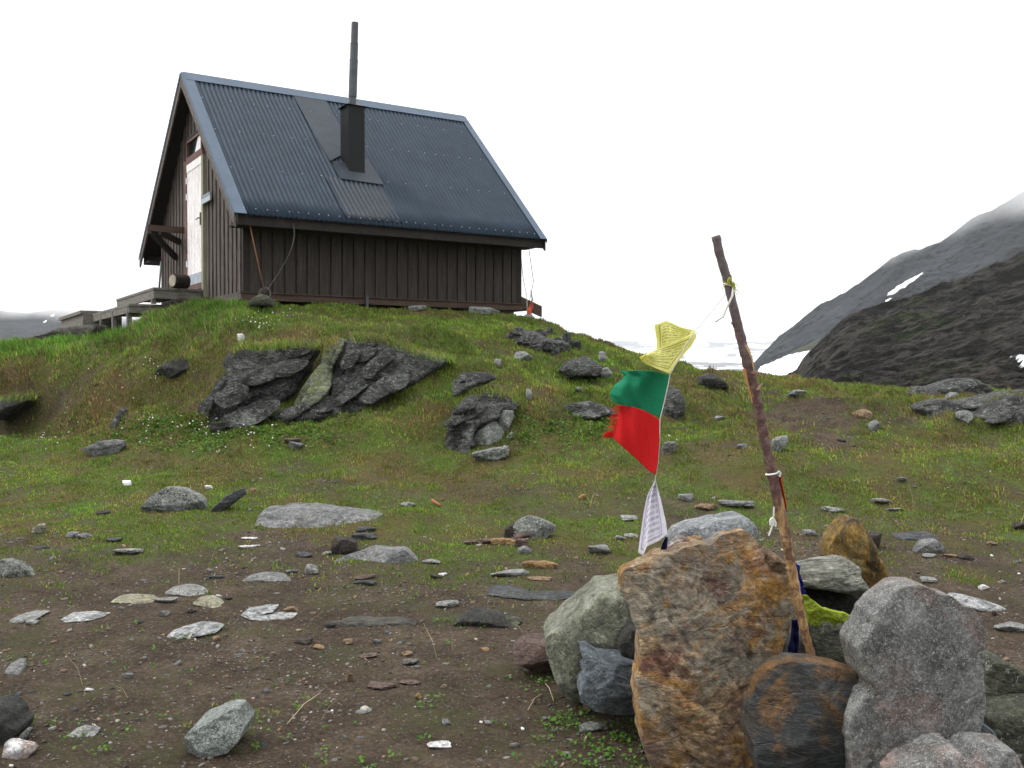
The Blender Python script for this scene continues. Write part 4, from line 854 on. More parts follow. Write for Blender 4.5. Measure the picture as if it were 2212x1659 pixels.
slab('cairn_rock', Z6([(860, 1680), (930, 1615), (1050, 1560), (1120, 1512), (1200, 1500), (1240, 1530), (1280, 1542), (1330, 1490), (1420, 1480), (1500, 1485), (1550, 1520), (1562, 1570), (1610, 1620), (1640, 1700), (1640, 2000), (900, 2000)]), 3.12, .15, 'granite', 'rough speckled grey rock in the bottom right corner with a wavy upper edge', seed=20, amp=.024, facets=4, slope=.3)
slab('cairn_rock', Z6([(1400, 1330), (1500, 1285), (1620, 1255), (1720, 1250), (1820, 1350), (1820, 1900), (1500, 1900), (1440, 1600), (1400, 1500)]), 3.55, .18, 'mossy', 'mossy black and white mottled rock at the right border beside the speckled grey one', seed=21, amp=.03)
slab('cairn_rock', Z6([(1345, 1420), (1385, 1368), (1440, 1410), (1480, 1480), (1500, 1560), (1400, 1580), (1345, 1520)]), 3.45, .07, 'bluegrey', 'small blue-grey stone between the large grey slab and the mossy rock', seed=22)
# inner filling stones
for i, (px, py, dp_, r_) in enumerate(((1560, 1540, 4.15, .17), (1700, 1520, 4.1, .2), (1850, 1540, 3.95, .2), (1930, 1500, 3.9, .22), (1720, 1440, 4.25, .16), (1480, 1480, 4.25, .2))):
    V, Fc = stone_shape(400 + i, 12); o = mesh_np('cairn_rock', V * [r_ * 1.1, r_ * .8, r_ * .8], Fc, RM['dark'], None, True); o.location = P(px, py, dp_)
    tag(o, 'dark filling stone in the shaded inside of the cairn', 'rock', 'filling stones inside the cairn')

def join(objs, name, label, cat):
    base = objs[0].location.copy(); bm_ = bmesh.new()
    for o in objs:
        me = o.data; me.transform(Matrix.Translation(o.location - base)); bm_.from_mesh(me)
    me = bpy.data.meshes.new(name); bm_.to_mesh(me); bm_.free(); me.materials.append(objs[0].data.materials[0])
    me.polygons.foreach_set('use_smooth', np.ones(len(me.polygons), bool))
    for o in objs: bpy.data.objects.remove(o)
    ob = bpy.data.objects.new(name, me); COL.objects.link(ob); ob.location = base; return tag(ob, label, cat)
def crag(region, dep, ky, mat, label, n_, ang, ln, wd, seed, proud=.16, base=True, vox=.02):
    """broken bedrock: tilted plates standing proud of a rough core, all one mass"""
    rs = np.random.RandomState(seed); xs = [p[0] for p in region]; ys = [p[1] for p in region]; cy_ = (min(ys) + max(ys)) / 2; obs = []
    if base: obs.append(slab('rock_outcrop', region, dep, .32, mat, '', 'rock outcrop', size_hint=1, ky=ky, vox=vox * 1.2, seed=seed, amp=.03, edge=.3, rnd=.12, smooth=1, ridged=.8, step=.02, facets=8))
    k = 0; tries = 0
    while k < n_ and tries < 4000:
        tries += 1; cx_, c2 = rs.uniform(min(xs), max(xs)), rs.uniform(min(ys), max(ys)); a = ang + rs.normal(0, .16); L_, W_ = rs.uniform(*ln) / 2, rs.uniform(*wd) / 2
        ca, sa = math.cos(a), math.sin(a)
        pts = [(L_ * u_, W_ * v_) for u_, v_ in ((-1, -.2), (-.75, -.9), (-.1, -1), (.6, -.85), (1, -.1), (.8, .7), (.2, 1), (-.6, .8))]
        pts = [(cx_ + (u_ * ca + v_ * sa) * rs.uniform(.85, 1.1), c2 + (-u_ * sa + v_ * ca) * rs.uniform(.85, 1.1)) for u_, v_ in pts]
        pts = [(cx_ + (u_ * ca + v_ * sa), c2 + (-u_ * sa + v_ * ca)) for u_, v_ in [(L_ * q0 * rs.uniform(.8, 1.1), W_ * q1 * rs.uniform(.75, 1.15)) for q0, q1 in ((-1, -.2), (-.75, -.9), (-.1, -1), (.6, -.85), (1, -.1), (.8, .7), (.2, 1), (-.6, .8))]]
        if not inside(np.array([p[0] for p in pts]), np.array([p[1] for p in pts]), region).sum() >= 6: continue
        d_ = dep + ky * (c2 - cy_) / 100 - proud * rs.uniform(.6, 1.35)
        obs.append(slab('rock_outcrop', pts, d_, rs.uniform(.05, .12), mat, '', 'rock outcrop', size_hint=1, ky=ky * .9, kx=rs.normal(0, .12), vox=vox, seed=seed + k, amp=.03, edge=.65, rnd=.06, smooth=1, ridged=.8, step=.02, facets=2, jag=.03)); k += 1
    return join(obs, 'rock_outcrop', label, 'rock outcrop')
# ---- rock outcrops in the knoll
ZA = lambda pts: zoom(pts, .3, 387, 663.6)
crag(ZA([(330, 400), (375, 320), (450, 270), (600, 275), (760, 262), (900, 262), (1040, 275), (960, 400), (900, 520), (830, 640), (760, 690), (700, 760), (790, 850), (560, 890), (380, 900), (240, 890), (230, 800), (260, 700), (330, 560), (360, 480)]),
     11.6, -.38, 'outcrop', 'left face of the big bedrock outcrop below the cabin, dark sloping lichened slabs', 9, .45, (70, 150), (24, 50), 54, .30)
crag(ZA([(830, 700), (880, 600), (960, 490), (1040, 400), (1060, 300), (1170, 225), (1215, 250), (1150, 340), (1110, 420), (1110, 560), (1070, 640), (980, 680), (860, 720)]),
     11.6, -.38, 'lichenridge', 'slanting ridge streaked with yellow-green lichen in the middle of the big outcrop', 5, .95, (60, 110), (14, 24), 55, .24)
crag(ZA([(1120, 760), (1110, 600), (1140, 440), (1170, 300), (1250, 205), (1420, 225), (1560, 260), (1700, 320), (1850, 350), (1990, 375), (1900, 430), (1780, 500), (1700, 560), (1560, 600), (1470, 690), (1350, 740), (1240, 785)]),
     11.65, -.38, 'outcrop', 'right block of the big outcrop, rounded top and dark hollow under its tip', 9, .55, (60, 130), (22, 46), 56, .30)
crag(ZA([(640, 830), (740, 740), (900, 700), (1050, 640), (1180, 620), (1230, 680), (1180, 780), (1060, 810), (900, 845), (760, 870)]),
     11.35, -.38, 'outcrop', 'low broken front ledge at the foot of the big outcrop', 5, .2, (50, 100), (16, 30), 57, .2)
slab('rock_outcrop', ZA([(130, 745), (150, 700), (230, 620), (280, 530), (330, 480), (350, 510), (320, 600), (270, 700), (230, 770), (150, 765)]), 11.55, .12, 'outcrop', 'narrow tilted slab leaning on the left edge of the big outcrop', 'rock outcrop', vox=.015, ky=-.3, seed=32, amp=.025)
ZB = lambda pts: zoom(pts, .3, 995.4, 663.6)
crag(ZB([(-80, 830), (-60, 740), (0, 670), (60, 630), (150, 610), (260, 605), (360, 630), (420, 680), (400, 730), (310, 740), (290, 800), (200, 840), (120, 870), (90, 960), (70, 1070), (-60, 1090), (-120, 1020), (-100, 900)]),
     10.62, -.33, 'outcrop', 'hump of broken grey bedrock with an arched grassy brow in the middle of the slope', 9, .25, (40, 90), (14, 30), 33, .22, vox=.016)
crag(ZB([(-60, 560), (0, 480), (80, 465), (200, 475), (270, 510), (190, 550), (100, 575), (20, 620), (-50, 650)]), 11.05, -.38, 'outcrop', 'grey rock ribs just above the arched hump of bedrock', 4, .4, (36, 66), (12, 22), 34, .16, vox=.016)
crag(ZB([(700, 450), (760, 390), (830, 365), (900, 355), (970, 395), (1010, 440), (980, 505), (860, 505), (760, 495)]), 12.3, -.3, 'outcrop', 'lichened boulder cluster high on the slope left of the yellow flag', 4, .3, (30, 54), (14, 26), 38, .16, vox=.014)
crag(ZB([(640, 765), (700, 740), (760, 715), (830, 685), (940, 675), (1050, 715), (1125, 760), (1080, 805), (960, 820), (840, 810), (700, 795)]), 11.15, -.42, 'outcrop', 'low broken bedrock in the slope left of the green flag', 6, .1, (40, 80), (10, 18), 40, .18, vox=.016)
crag(ZB([(390, 190), (470, 165), (560, 200), (640, 230), (740, 240), (780, 280), (700, 320), (600, 310), (520, 290), (440, 280), (390, 250)]), 13.2, -.4, 'outcrop', 'band of lichened rubble bedrock on the slope below the right end of the cabin', 8, .1, (24, 46), (10, 20), 58, .12, vox=.016)
slab('rock_outcrop', ZB([(80, 960), (120, 880), (200, 800), (260, 810), (320, 900), (300, 980), (260, 1040), (180, 1060), (90, 1040)]), 10.65, .25, 'lichengrey', 'lichen-grey block at the lower right of the arched hump', 'rock outcrop', vox=.012, ky=-.2, seed=35, amp=.03)
slab('rock_outcrop', ZB([(265, 830), (290, 735), (380, 745), (385, 790), (340, 900), (310, 900)]), 10.6, .10, 'lichengrey', 'upright lichen-covered slab propped beside the lichen-grey block', 'rock outcrop', vox=.01, seed=36, amp=.02)
slab('rock_outcrop', ZB([(305, 1000), (320, 930), (370, 890), (400, 950), (380, 1010), (330, 1020)]), 10.55, .12, 'lichengrey', 'small lichened stone at the foot of the upright slab', 'rock outcrop', vox=.01, seed=37)
slab('rock_outcrop', ZB([(985, 495), (1000, 450), (1050, 430), (1090, 470), (1095, 520), (1040, 520)]), 12.4, .15, 'lichengrey', 'smaller rock touching the right end of the high boulder cluster', 'rock outcrop', vox=.012, seed=39)
slab('rock_outcrop', ZB([(1440, 780), (1450, 620), (1490, 560), (1560, 590), (1600, 680), (1590, 790), (1540, 830), (1460, 830)]), 11.4, .3, 'outcrop', 'grey outcrop behind the string just right of the green flag', 'rock outcrop', vox=.014, ky=-.2, seed=41, amp=.05)
slab('rock_outcrop', ZB([(1690, 560), (1720, 500), (1790, 470), (1850, 500), (1900, 540), (1920, 575), (1850, 590), (1760, 580)]), 12.9, .2, 'dark', 'dark pointed boulder on the crest left of the pole', 'rock outcrop', vox=.012, seed=42, amp=.05)
ZC = lambda pts: zoom(pts, .3667, 1603.7, 387)
ZD = lambda pts: zoom(pts, .25, 0, 608)
crag([(1975, 882), (2010, 862), (2060, 866), (2110, 856), (2150, 850), (2212, 842), (2290, 850), (2300, 930), (2220, 960), (2170, 930), (2120, 925), (2060, 918), (2000, 905)], 11.2, -.34, 'outcrop', 'craggy ledge joining the banded bedrock with the large outcrop at the right border', 14, .2, (40, 90), (12, 26), 145, .16, vox=.02)
crag(ZC([(1000, 1275), (1020, 1215), (1100, 1220), (1180, 1190), (1260, 1172), (1350, 1180), (1420, 1215), (1480, 1270), (1510, 1320), (1380, 1320), (1200, 1310)]), 12.55, -.4, 'outcrop', 'low rocky crest on the skyline at the right', 8, .1, (40, 90), (14, 26), 43, .2, vox=.018)
crag(ZC([(1000, 1345), (1040, 1315), (1130, 1305), (1230, 1315), (1340, 1330), (1370, 1400), (1300, 1450), (1180, 1455), (1130, 1445), (1060, 1395)]), 11.5, -.38, 'outcrop', 'light and dark banded bedrock below the rocky crest at the right', 8, .25, (40, 90), (14, 28), 44, .2, vox=.016)
crag(ZC([(1370, 1400), (1440, 1340), (1490, 1305), (1560, 1280), (1660, 1285), (1800, 1290), (1900, 1450), (1860, 1640), (1680, 1620), (1600, 1570), (1530, 1510), (1460, 1450)]), 10.75, -.3, 'outcrop', 'large dark layered outcrop cut by the right border of the photo', 9, .45, (60, 130), (18, 40), 45, .26, vox=.02)
slab('rock_outcrop', ZD([(190, 555), (250, 520), (380, 490), (520, 455), (640, 410), (760, 385), (880, 375), (900, 420), (880, 500), (800, 530), (600, 560), (400, 570), (230, 580)]), 16.0, .8, 'cragbrown', 'brown stratified rock shelf on the left skyline below the landing', 'rock outcrop', vox=.03, seed=46, amp=.035, strata=(.4, 1, 3), ridged=.8)
slab('rock_outcrop', ZD([(484, 800), (500, 760), (560, 710), (610, 680), (660, 700), (625, 760), (600, 810), (540, 850), (490, 830)]), 13.4, .2, 'grey', 'grey slab poking from the turf at the far left of the slope', 'rock outcrop', vox=.012, ky=-.4, seed=47, amp=.03)
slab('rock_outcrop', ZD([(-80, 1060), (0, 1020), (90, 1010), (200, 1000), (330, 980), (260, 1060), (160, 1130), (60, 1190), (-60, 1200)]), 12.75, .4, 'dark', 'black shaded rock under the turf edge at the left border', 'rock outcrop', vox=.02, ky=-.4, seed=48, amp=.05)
slab('rock_outcrop', ZD([(950, 1310), (970, 1240), (1020, 1150), (1060, 1090), (1100, 1110), (1090, 1170), (1030, 1280), (980, 1320)]), 11.9, .15, 'outcrop', 'narrow dark rib of rock in the turf below the deck', 'rock outcrop', vox=.012, ky=-.4, seed=49, amp=.03)
slab('rock_outcrop', ZD([(1370, 850), (1400, 760), (1480, 680), (1560, 650), (1700, 640), (1740, 680), (1700, 760), (1600, 820), (1500, 860)]), 12.75, .35, 'dark', 'dark mossy rock half hidden in the turf left of the big outcrop', 'rock outcrop', vox=.018, ky=-.4, seed=50, amp=.05)
slab('rock_outcrop', ZD([(770, 830), (800, 790), (850, 755), (900, 750), (880, 790), (820, 830)]), 13.2, .15, 'grey', 'small tilted grey slab in the turf between the left slab and the dark mossy rock', 'rock outcrop', vox=.01, ky=-.4, seed=51, amp=.02)
slab('rock_outcrop', [(537, 656), (548, 645), (566, 636), (578, 638), (590, 650), (592, 662), (545, 662)], 13.75, .18, 'mossy', 'anchor stone in front of the cabin corner holding the guy wires', 'rock', vox=.012, seed=52, amp=.03)
slab('rock_outcrop', [(1128, 690), (1134, 680), (1148, 680), (1158, 690), (1166, 702), (1130, 702)], 16.3, .2, 'lichengrey', 'grey stone at the ground behind the right corner of the cabin', 'rock', vox=.014, seed=53, amp=.03)

# ---- loose stones on the ground (survey extents), each one its own thing
ZG = [  # x0, x1, y0, y1, material, label, extra
 (540, 556, 1056, 1069, 'tan', 'small square tan stone at the tip of the tilted dark slab', {}),
 (442, 460, 1050, 1060, 'white', 'small white stone in the grass above the large rounded boulder', {}),
 (72, 103, 1132, 1156, 'yellowish', 'small stone covered in yellow-green lichen at the left', dict(n=16)),
 (143, 170, 1150, 1166, 'grey', 'grey stone of a touching pair right of the yellow lichen stone', {}),
 (165, 198, 1152, 1167, 'grey', 'right hand stone of the touching grey pair', {}),
 (226, 268, 1162, 1174, 'darkslab', 'thin black slate lying at the grass edge on the left', {}),
 (80, 106, 1178, 1188, 'darkslab', 'dark flat stone below the yellow lichen stone', {}),
 (246, 310, 1185, 1201, 'pale', 'pale slab half sunk in soil on the left', {}),
 (208, 240, 1102, 1113, 'brown', 'brownish stone in dry grass left of the large rounded boulder', {}),
 (445, 486, 1243, 1251, 'darkslab', 'thin black slate on bare soil above the pale ledge', {}),
 (522, 556, 1160, 1166, 'white', 'upper of two thin whitish flakes on the soil', {}),
 (517, 562, 1178, 1184, 'white', 'lower and longer of two thin whitish flakes on the soil', {}),
 (330, 384, 1291, 1305, 'pale', 'grey tail of rock right of the yellowish ledge', {}),
 (466, 480, 1285, 1292, 'white', 'round white pebble on the pale rounded ledge', {}),
 (482, 502, 1289, 1297, 'brown', 'small brown chip right of the round white pebble', {}),
 (55, 82, 1338, 1353, 'pale', 'small triangular stone under the flat greenish-grey rock', {}),
 (615, 645, 1311, 1325, 'tan', 'tan stone touching the curved white and grey rock', {}),
 (403, 424, 1315, 1326, 'brown', 'reddish brown pebble under the pale rounded ledge', {}),
 (342, 367, 1320, 1334, 'grey', 'grey wedge shaped pebble left of the reddish brown one', {}),
 (291, 310, 1341, 1348, 'darkslab', 'slim dark chip between the narrow whitish rock and the striped one', {}),
 (267, 287, 1454, 1468, 'grey', 'single rounded light grey pebble on open soil', {}),
 (183, 202, 1487, 1496, 'white', 'white angular sliver lying on the soil at the left', {}),
 (770, 813, 1138, 1153, 'darkslab', 'upper dark flat stone of a pair behind the brown block', dict(n=14)),
 (759, 815, 1151, 1168, 'darkslab', 'lower dark flat stone of a pair behind the brown block', dict(n=14)),
 (640, 677, 1193, 1206, 'darkslab', 'dark flat stone left of the brown block', {}),
 (695, 718, 1191, 1200, 'pale', 'pale pebble touching the brown block on its left', {}),
 (1100, 1180, 1145, 1168, 'reddish', 'rusty ledge under the peaked rock', dict(n=18)),
 (1030, 1075, 1163, 1177, 'reddish', 'flat rust coloured shard left of the peaked rock', dict(n=12)),
 (1060, 1118, 1162, 1178, 'orange', 'orange-rust shard directly below the brown cube-like block', dict(n=12)),
 (1000, 1032, 1168, 1178, 'reddish', 'small rust shard at the left end of the row of shards', {}),
 (1111, 1143, 1163, 1184, 'reddish', 'grey and rust chunk below the peaked rock', dict(n=14)),
 (1117, 1149, 1181, 1198, 'grey', 'grey stone below the grey and rust chunk', dict(n=14)),
 (1060, 1146, 1231, 1248, 'pale', 'pale flat ledge below the ochre slab', dict(n=16)),
 (1138, 1192, 1247, 1256, 'tan', 'cream coloured flat stone right of the pale flat ledge', {}),
 (765, 812, 1243, 1255, 'reddish', 'upper slate of two stacked under the long low grey rock', {}),
 (763, 815, 1252, 1265, 'darkslab', 'lower slate of two stacked under the long low grey rock', {}),
 (657, 688, 1222, 1245, 'pale', 'pale angular stone at the centre left of the soil', {}),
 (618, 643, 1230, 1240, 'grey', 'small grey stone left of the pale angular one', {}),
 (940, 992, 1298, 1316, 'pale', 'flat pale stone under the long strip of bedrock', dict(n=14)),
 (698, 728, 1344, 1358, 'dark', 'dark block at the left end of the layered ridge', {}),
 (1050, 1130, 1330, 1354, 'mossy', 'low tail of the dark angular rock', dict(n=20)),
 (928, 956, 1241, 1253, 'brown', 'brown pebble with a white chip beside it', {}),
 (946, 966, 1238, 1246, 'white', 'white chip beside the brown pebble', {}),
 (912, 953, 1208, 1220, 'pale', 'pale stone at the right tip of the long low grey rock', {}),
 (865, 899, 1086, 1097, 'pale', 'light grey stone in grass right of the wide low boulder', {}),
 (637, 675, 1379, 1394, 'brown', 'brown brick-shaped stone on the soil', dict(n=12, planes=5)),
 (677, 702, 1394, 1405, 'orange', 'orange-tan chip next to the brick-shaped stone', {}),
 (741, 762, 1382, 1396, 'tan', 'light brown rounded pebble right of the brick-shaped stone', {}),
 (804, 823, 1382, 1395, 'grey', 'blue-grey oval pebble further right of the brick-shaped stone', {}),
 (863, 905, 1422, 1440, 'grey', 'leaf shaped smooth grey flake', dict(lean=-.2)),
 (866, 892, 1407, 1420, 'tan', 'tan pebble above the leaf shaped flake', {}),
 (776, 815, 1413, 1425, 'reddish', 'purplish chip left of the tan pebble', {}),
 (791, 859, 1472, 1493, 'reddish', 'larger reddish layered slab in the foreground soil', dict(n=18, planes=6, sink=.05)),
 (861, 908, 1468, 1482, 'reddish', 'smaller reddish slab right of the larger reddish layered slab', dict(n=12)),
 (744, 762, 1455, 1477, 'tan', 'thin upright tan chip left of the reddish slabs', dict(lean=.3)),
 (896, 910, 1498, 1513, 'orange', 'tiny triangular orange-pink chip below the reddish slabs', {}),
 (921, 976, 1600, 1621, 'white', 'bright white quartz lump in the centre foreground', dict(n=18)),
 (768, 804, 1532, 1543, 'pale', 'tan and white flat chip in the centre foreground', {}),
 (1250, 1312, 1559, 1585, 'lichengrey', 'grey spotted stone in the leafy plants left of the cairn foot', dict(n=18)),
 (1257, 1275, 1522, 1540, 'tan', 'little tan pebble under the blue-grey cairn rock', {}),
 (1211, 1231, 1624, 1636, 'pale', 'pinkish pebble at the bottom left of the cairn', {}),
 (1045, 1064, 1556, 1567, 'pale', 'single pale square pebble in the foreground', {}),
 (954, 975, 1555, 1569, 'grey', 'grey-green pebble in the centre foreground', {}),
 (1035, 1057, 1398, 1407, 'orange', 'flat orange pebble left of the cairn slab', {}),
 (1868, 1902, 1152, 1194, 'brown', 'dark brown rectangular block behind the ochre cairn rock', dict(n=18, dy=.16, planes=6)),
 (2036, 2068, 1196, 1206, 'tan', 'tan stone touching the dark brown stone on the right side', {}),
 (1990, 2022, 1197, 1206, 'pale', 'thin pale flake in front of the smooth angular boulder', {}),
 (2131, 2152, 1170, 1181, 'tan', 'tan pebble alone in the thin grass at the right', {}),
 (1882, 1929, 1079, 1092, 'pale', 'pale two-toned flat stone in the grass right of the pole', dict(n=14)),
 (1778, 1822, 1095, 1110, 'pale', 'cream flat stone in the grass just right of the pole', dict(n=14)),
 (1910, 1952, 1098, 1106, 'pale', 'thin pale stone below the two-toned flat stone', {}),
 (1734, 1763, 1146, 1161, 'grey', 'light grey stone right of the white tassel', {}),
 (2186, 2230, 1130, 1150, 'brown', 'brown stone cut by the right border', dict(n=14)),
 (1935, 1957, 1033, 1044, 'grey', 'small grey stone in the grass at the right', {}),
 (2146, 2230, 1346, 1368, 'pale', 'flat light stone cut by the right border', dict(n=16)),
 (1988, 2024, 1249, 1262, 'pale', 'pale stone just above the large grey cairn slab', {}),
 (2112, 2137, 1263, 1276, 'white', 'white angular stone on the soil at the right', {}),
 (1249, 1267, 1069, 1081, 'orange', 'single orange-pink stone in the grass left of the white flag', {}),
 (1270, 1320, 1180, 1202, 'grey', 'flat grey stone in the turf left of the white flag', dict(n=14)),
 (1464, 1498, 1070, 1086, 'grey', 'rounded grey stone in the grass right of the white flag', dict(n=12)),
 (1552, 1628, 1085, 1101, 'grey', 'long flat grey stone behind the silvery cairn boulder', dict(n=16)),
 (1494, 1550, 1090, 1106, 'tan', 'low brownish stone left of the long flat grey one', dict(n=14)),
 (1426, 1470, 960, 982, 'grey', 'flat grey stone in the turf right of the red flag', dict(n=14, sink=.4)),
 (1591, 1615, 960, 971, 'grey', 'small flat stone in the turf left of the pole', {}),
 (1341, 1380, 1115, 1128, 'pale', 'flat pale stone left of the white flag, on thin grass', {}),
 (1346, 1378, 1153, 1164, 'pale', 'upper of two pale flat stones beside the foot of the white flag', {}),
 (1326, 1354, 1158, 1169, 'grey', 'lower of two flat stones beside the foot of the white flag', {}),
 (1020, 1102, 970, 1002, 'lichengrey', 'long tilted slab in bright grass under the arched hump', dict(n=18, lean=-.35, sink=.3)),
 (613, 652, 950, 964, 'reddish', 'brownish flat stone in turf under the big outcrop', dict(n=12)),
 (622, 654, 959, 976, 'grey', 'grey flat stone leaning on the brownish one in the turf', dict(n=12)),
 (455, 520, 915, 936, 'dark', 'dark low stone at the foot of the big outcrop', dict(n=14)),
 (1067, 1084, 778, 794, 'pale', 'small grey stone alone on the upper slope', {}),
 (1110, 1150, 764, 782, 'lichengrey', 'dark grey stone on the upper slope under the rubble', dict(n=12)),
 (1293, 1311, 766, 786, 'pale', 'light pointed stone beside the high boulder cluster', dict(n=12)),
 (1243, 1257, 840, 850, 'grey', 'tiny grey stone above the low bedrock patch', {}),
 (1136, 1150, 848, 870, 'pale', 'pale upright stone right of the arched hump', {}),
 (1698, 1752, 840, 855, 'grey', 'flat grey ledge on the path right of the pole', dict(n=14)),
 (1844, 1884, 886, 906, 'tan', 'tan stone half buried beside the gravel path', dict(n=14)),
 (1873, 1902, 913, 935, 'grey', 'grey stone half buried beside the gravel path', dict(n=14)),
 (2038, 2075, 850, 868, 'grey', 'squared grey boulder on top of the banded bedrock', dict(n=16)),
 (2066, 2101, 896, 920, 'lichengrey', 'round lichened boulder under the banded bedrock', dict(n=16)),
 (1808, 1828, 948, 956, 'darkslab', 'small dark stone at the lower end of the gravel path', {}),
 (1540, 1568, 900, 908, 'pale', 'pale chip in the turf left of the pole', {}),
 (1010, 1080, 668, 682, 'lichengrey', 'flat boulder in the dark gap under the cabin, left one', dict(n=12)),
 (880, 920, 664, 674, 'lichengrey', 'small pale boulder in the gap under the cabin floor', dict(n=12)),
]
for a in ((1109, 1125, 716, 738), (1128, 1150, 718, 736), (1152, 1176, 722, 742), (1180, 1196, 738, 757), (1198, 1214, 734, 752), (1214, 1230, 728, 746), (1208, 1226, 748, 762), (1120, 1142, 738, 752), (1146, 1168, 742, 756), (1096, 1112, 724, 736), (1172, 1190, 716, 727), (1190, 1204, 757, 768), (1236, 1250, 742, 752)):
    stone(a[0] - 4, a[1] + 5, a[2] - 2, a[3] + 2, 'outcrop', 'lichen-grey stone in the band of rubble on the slope below the cabin', name='rubble_stone', cat='stone', sink=.4, n=18, planes=9, group='rubble below the right end of the cabin')
GSB = []
def gslab(k, pts, mat, label, lie=0.0, thick=None, **kw):
    """traced ground stone: stands on (lie 0) or follows (lie 1) the ground where it lies"""
    pts = zoom(pts, *k); xs = [p[0] for p in pts]; ys = [p[1] for p in pts]; xc = (min(xs) + max(xs)) / 2; y0, y1 = min(ys), max(ys)
    d1 = hit(xc, y1 - 1.5)[1]; d0 = hit(xc, y0)[1]; wd = (max(xs) - min(xs)) * d1 / F
    th = thick if thick else min(.22, wd * .22); GSB.append((min(xs), max(xs), y0, y1))
    ky = lie * (d0 - d1) / (y0 - y1) * 100
    pts = [(x_, y_ + (3.5 if lie < .5 and y_ > y1 - .35 * (y1 - y0) else 0)) for x_, y_ in pts]
    dep = d1 + th * (.7 - .98 * lie) + ky * (y0 - y1) / 200
    args = dict(vox=max(wd / 90, .006), amp=.028, facets=5, slope=.5, smooth=2, edge=.55, rnd=.08, fscale=1.4, ridged=.5, seed=int(xc) % 97); args.update(kw)
    return slab('stone', pts, dep, th, mat, label, 'stone', ky=ky, **args)
gslab((.3, 0, 967.75), [(1030, 450), (1050, 390), (1120, 330), (1190, 285), (1260, 280), (1330, 295), (1420, 330), (1480, 370), (1495, 420), (1440, 460), (1300, 465), (1180, 460), (1080, 455)], 'lichengrey', 'large rounded grey boulder in the grass on the left', 0, None)
gslab((.3, 0, 967.75), [(1512, 450), (1560, 400), (1620, 350), (1700, 310), (1762, 288), (1775, 330), (1700, 385), (1620, 435), (1540, 460)], 'darkslab', 'long dark slab tilted upwards beside the large rounded boulder', 0, None)
gslab((.3, 553, 1023), [(0, 378), (40, 290), (80, 250), (200, 230), (400, 225), (560, 240), (700, 258), (850, 275), (930, 290), (860, 320), (740, 345), (560, 362), (380, 368), (200, 378), (80, 384)], 'grey', 'wide low grey boulder tapering to the right in the grass', 0.4, None)
gslab((.3, 0, 967.75), [(-80, 930), (-60, 840), (0, 805), (60, 800), (130, 815), (200, 860), (265, 900), (200, 920), (100, 920), (30, 938)], 'lichengrey', 'grey boulder with whitish lichen cut by the left border', 0, None)
gslab((.25, 0, 608), [(720, 1440), (800, 1410), (860, 1380), (1000, 1360), (1080, 1375), (1085, 1420), (1040, 1460), (1000, 1490), (880, 1512), (800, 1492)], 'grey', 'pointed flat grey rock lying in green turf at the left', 0, None)
gslab((.3, 0, 1272), [(1388, 1165), (1398, 1012), (1438, 958), (1560, 888), (1700, 820), (1748, 832), (1802, 950), (1786, 1015), (1700, 1090), (1560, 1118), (1490, 1155), (1428, 1214), (1400, 1205)], 'lichenwhite', 'triangular boulder covered in fine white lichen in the left foreground', 0, 0.15, rnd=.05, jag=.045, facets=1, edge=.8, amp=.012, step=.012)
gslab((.3, 0, 1272), [(-120, 1130), (-120, 830), (0, 812), (60, 840), (110, 890), (130, 930), (180, 970), (170, 1010), (110, 1060), (50, 1105), (0, 1130)], 'dark', 'dark boulder cut by the left border in the foreground', 0, 0.14)
gslab((.3, 0, 1272), [(38, 1190), (50, 1090), (80, 1085), (150, 1110), (220, 1125), (258, 1160), (210, 1205), (120, 1232), (60, 1220)], 'whitebrown', 'stone half white and half brown in the lower left corner', 0, 0.05)
gslab((.3, 0, 1272), [(475, 1062), (540, 1012), (600, 992), (700, 990), (726, 1010), (700, 1042), (620, 1068), (520, 1078)], 'pale', 'smooth dome shaped pale rock in the left foreground', 0.5, None)
gslab((.3, 0, 1272), [(125, 1092), (160, 1040), (200, 1000), (236, 1000), (220, 1040), (170, 1092), (140, 1105)], 'lichengrey', 'greenish slab leaning against the dark boulder', 0, 0.03)
gslab((.3, 0, 1272), [(50, 628), (60, 570), (90, 530), (130, 510), (182, 502), (175, 540), (160, 592), (100, 618)], 'grey', 'upright four-sided grey stone near the left border', 0.4, 0.04)
gslab((.3, 553, 1023), [(545, 560), (548, 490), (570, 462), (610, 455), (660, 465), (720, 495), (725, 540), (690, 578), (600, 588)], 'brown', 'rough brown rounded block standing on the soil', 0, 0.09)
gslab((.3, 553, 1023), [(555, 622), (640, 590), (740, 555), (860, 535), (980, 535), (1060, 530), (1100, 545), (1140, 600), (1195, 652), (1080, 655), (960, 655), (760, 645), (640, 645)], 'grey', 'long low grey rock sloping from the brown block to the right', 0.25, None)
gslab((.3, 553, 1023), [(1840, 385), (1880, 340), (1970, 295), (2020, 310), (2100, 340), (2160, 375), (2150, 405), (2080, 455), (2000, 475), (1900, 465), (1840, 425)], 'lichengrey', 'broken rust and grey rock with a peaked top', 0, None)
gslab((.3, 553, 1023), [(1788, 458), (1792, 400), (1830, 365), (1900, 345), (1908, 400), (1882, 455), (1830, 465)], 'brown', 'dark brown cube-like block on the left end of the rust and grey rock', 0, 0.07)
gslab((.3, 553, 1023), [(1412, 1092), (1450, 1040), (1500, 1010), (1590, 965), (1680, 980), (1760, 1000), (1800, 1040), (1860, 1075), (1920, 1112), (1700, 1110), (1560, 1098), (1430, 1100)], 'dark', 'dark angular rock rising from the soil like a small ridge', 0.2, None)
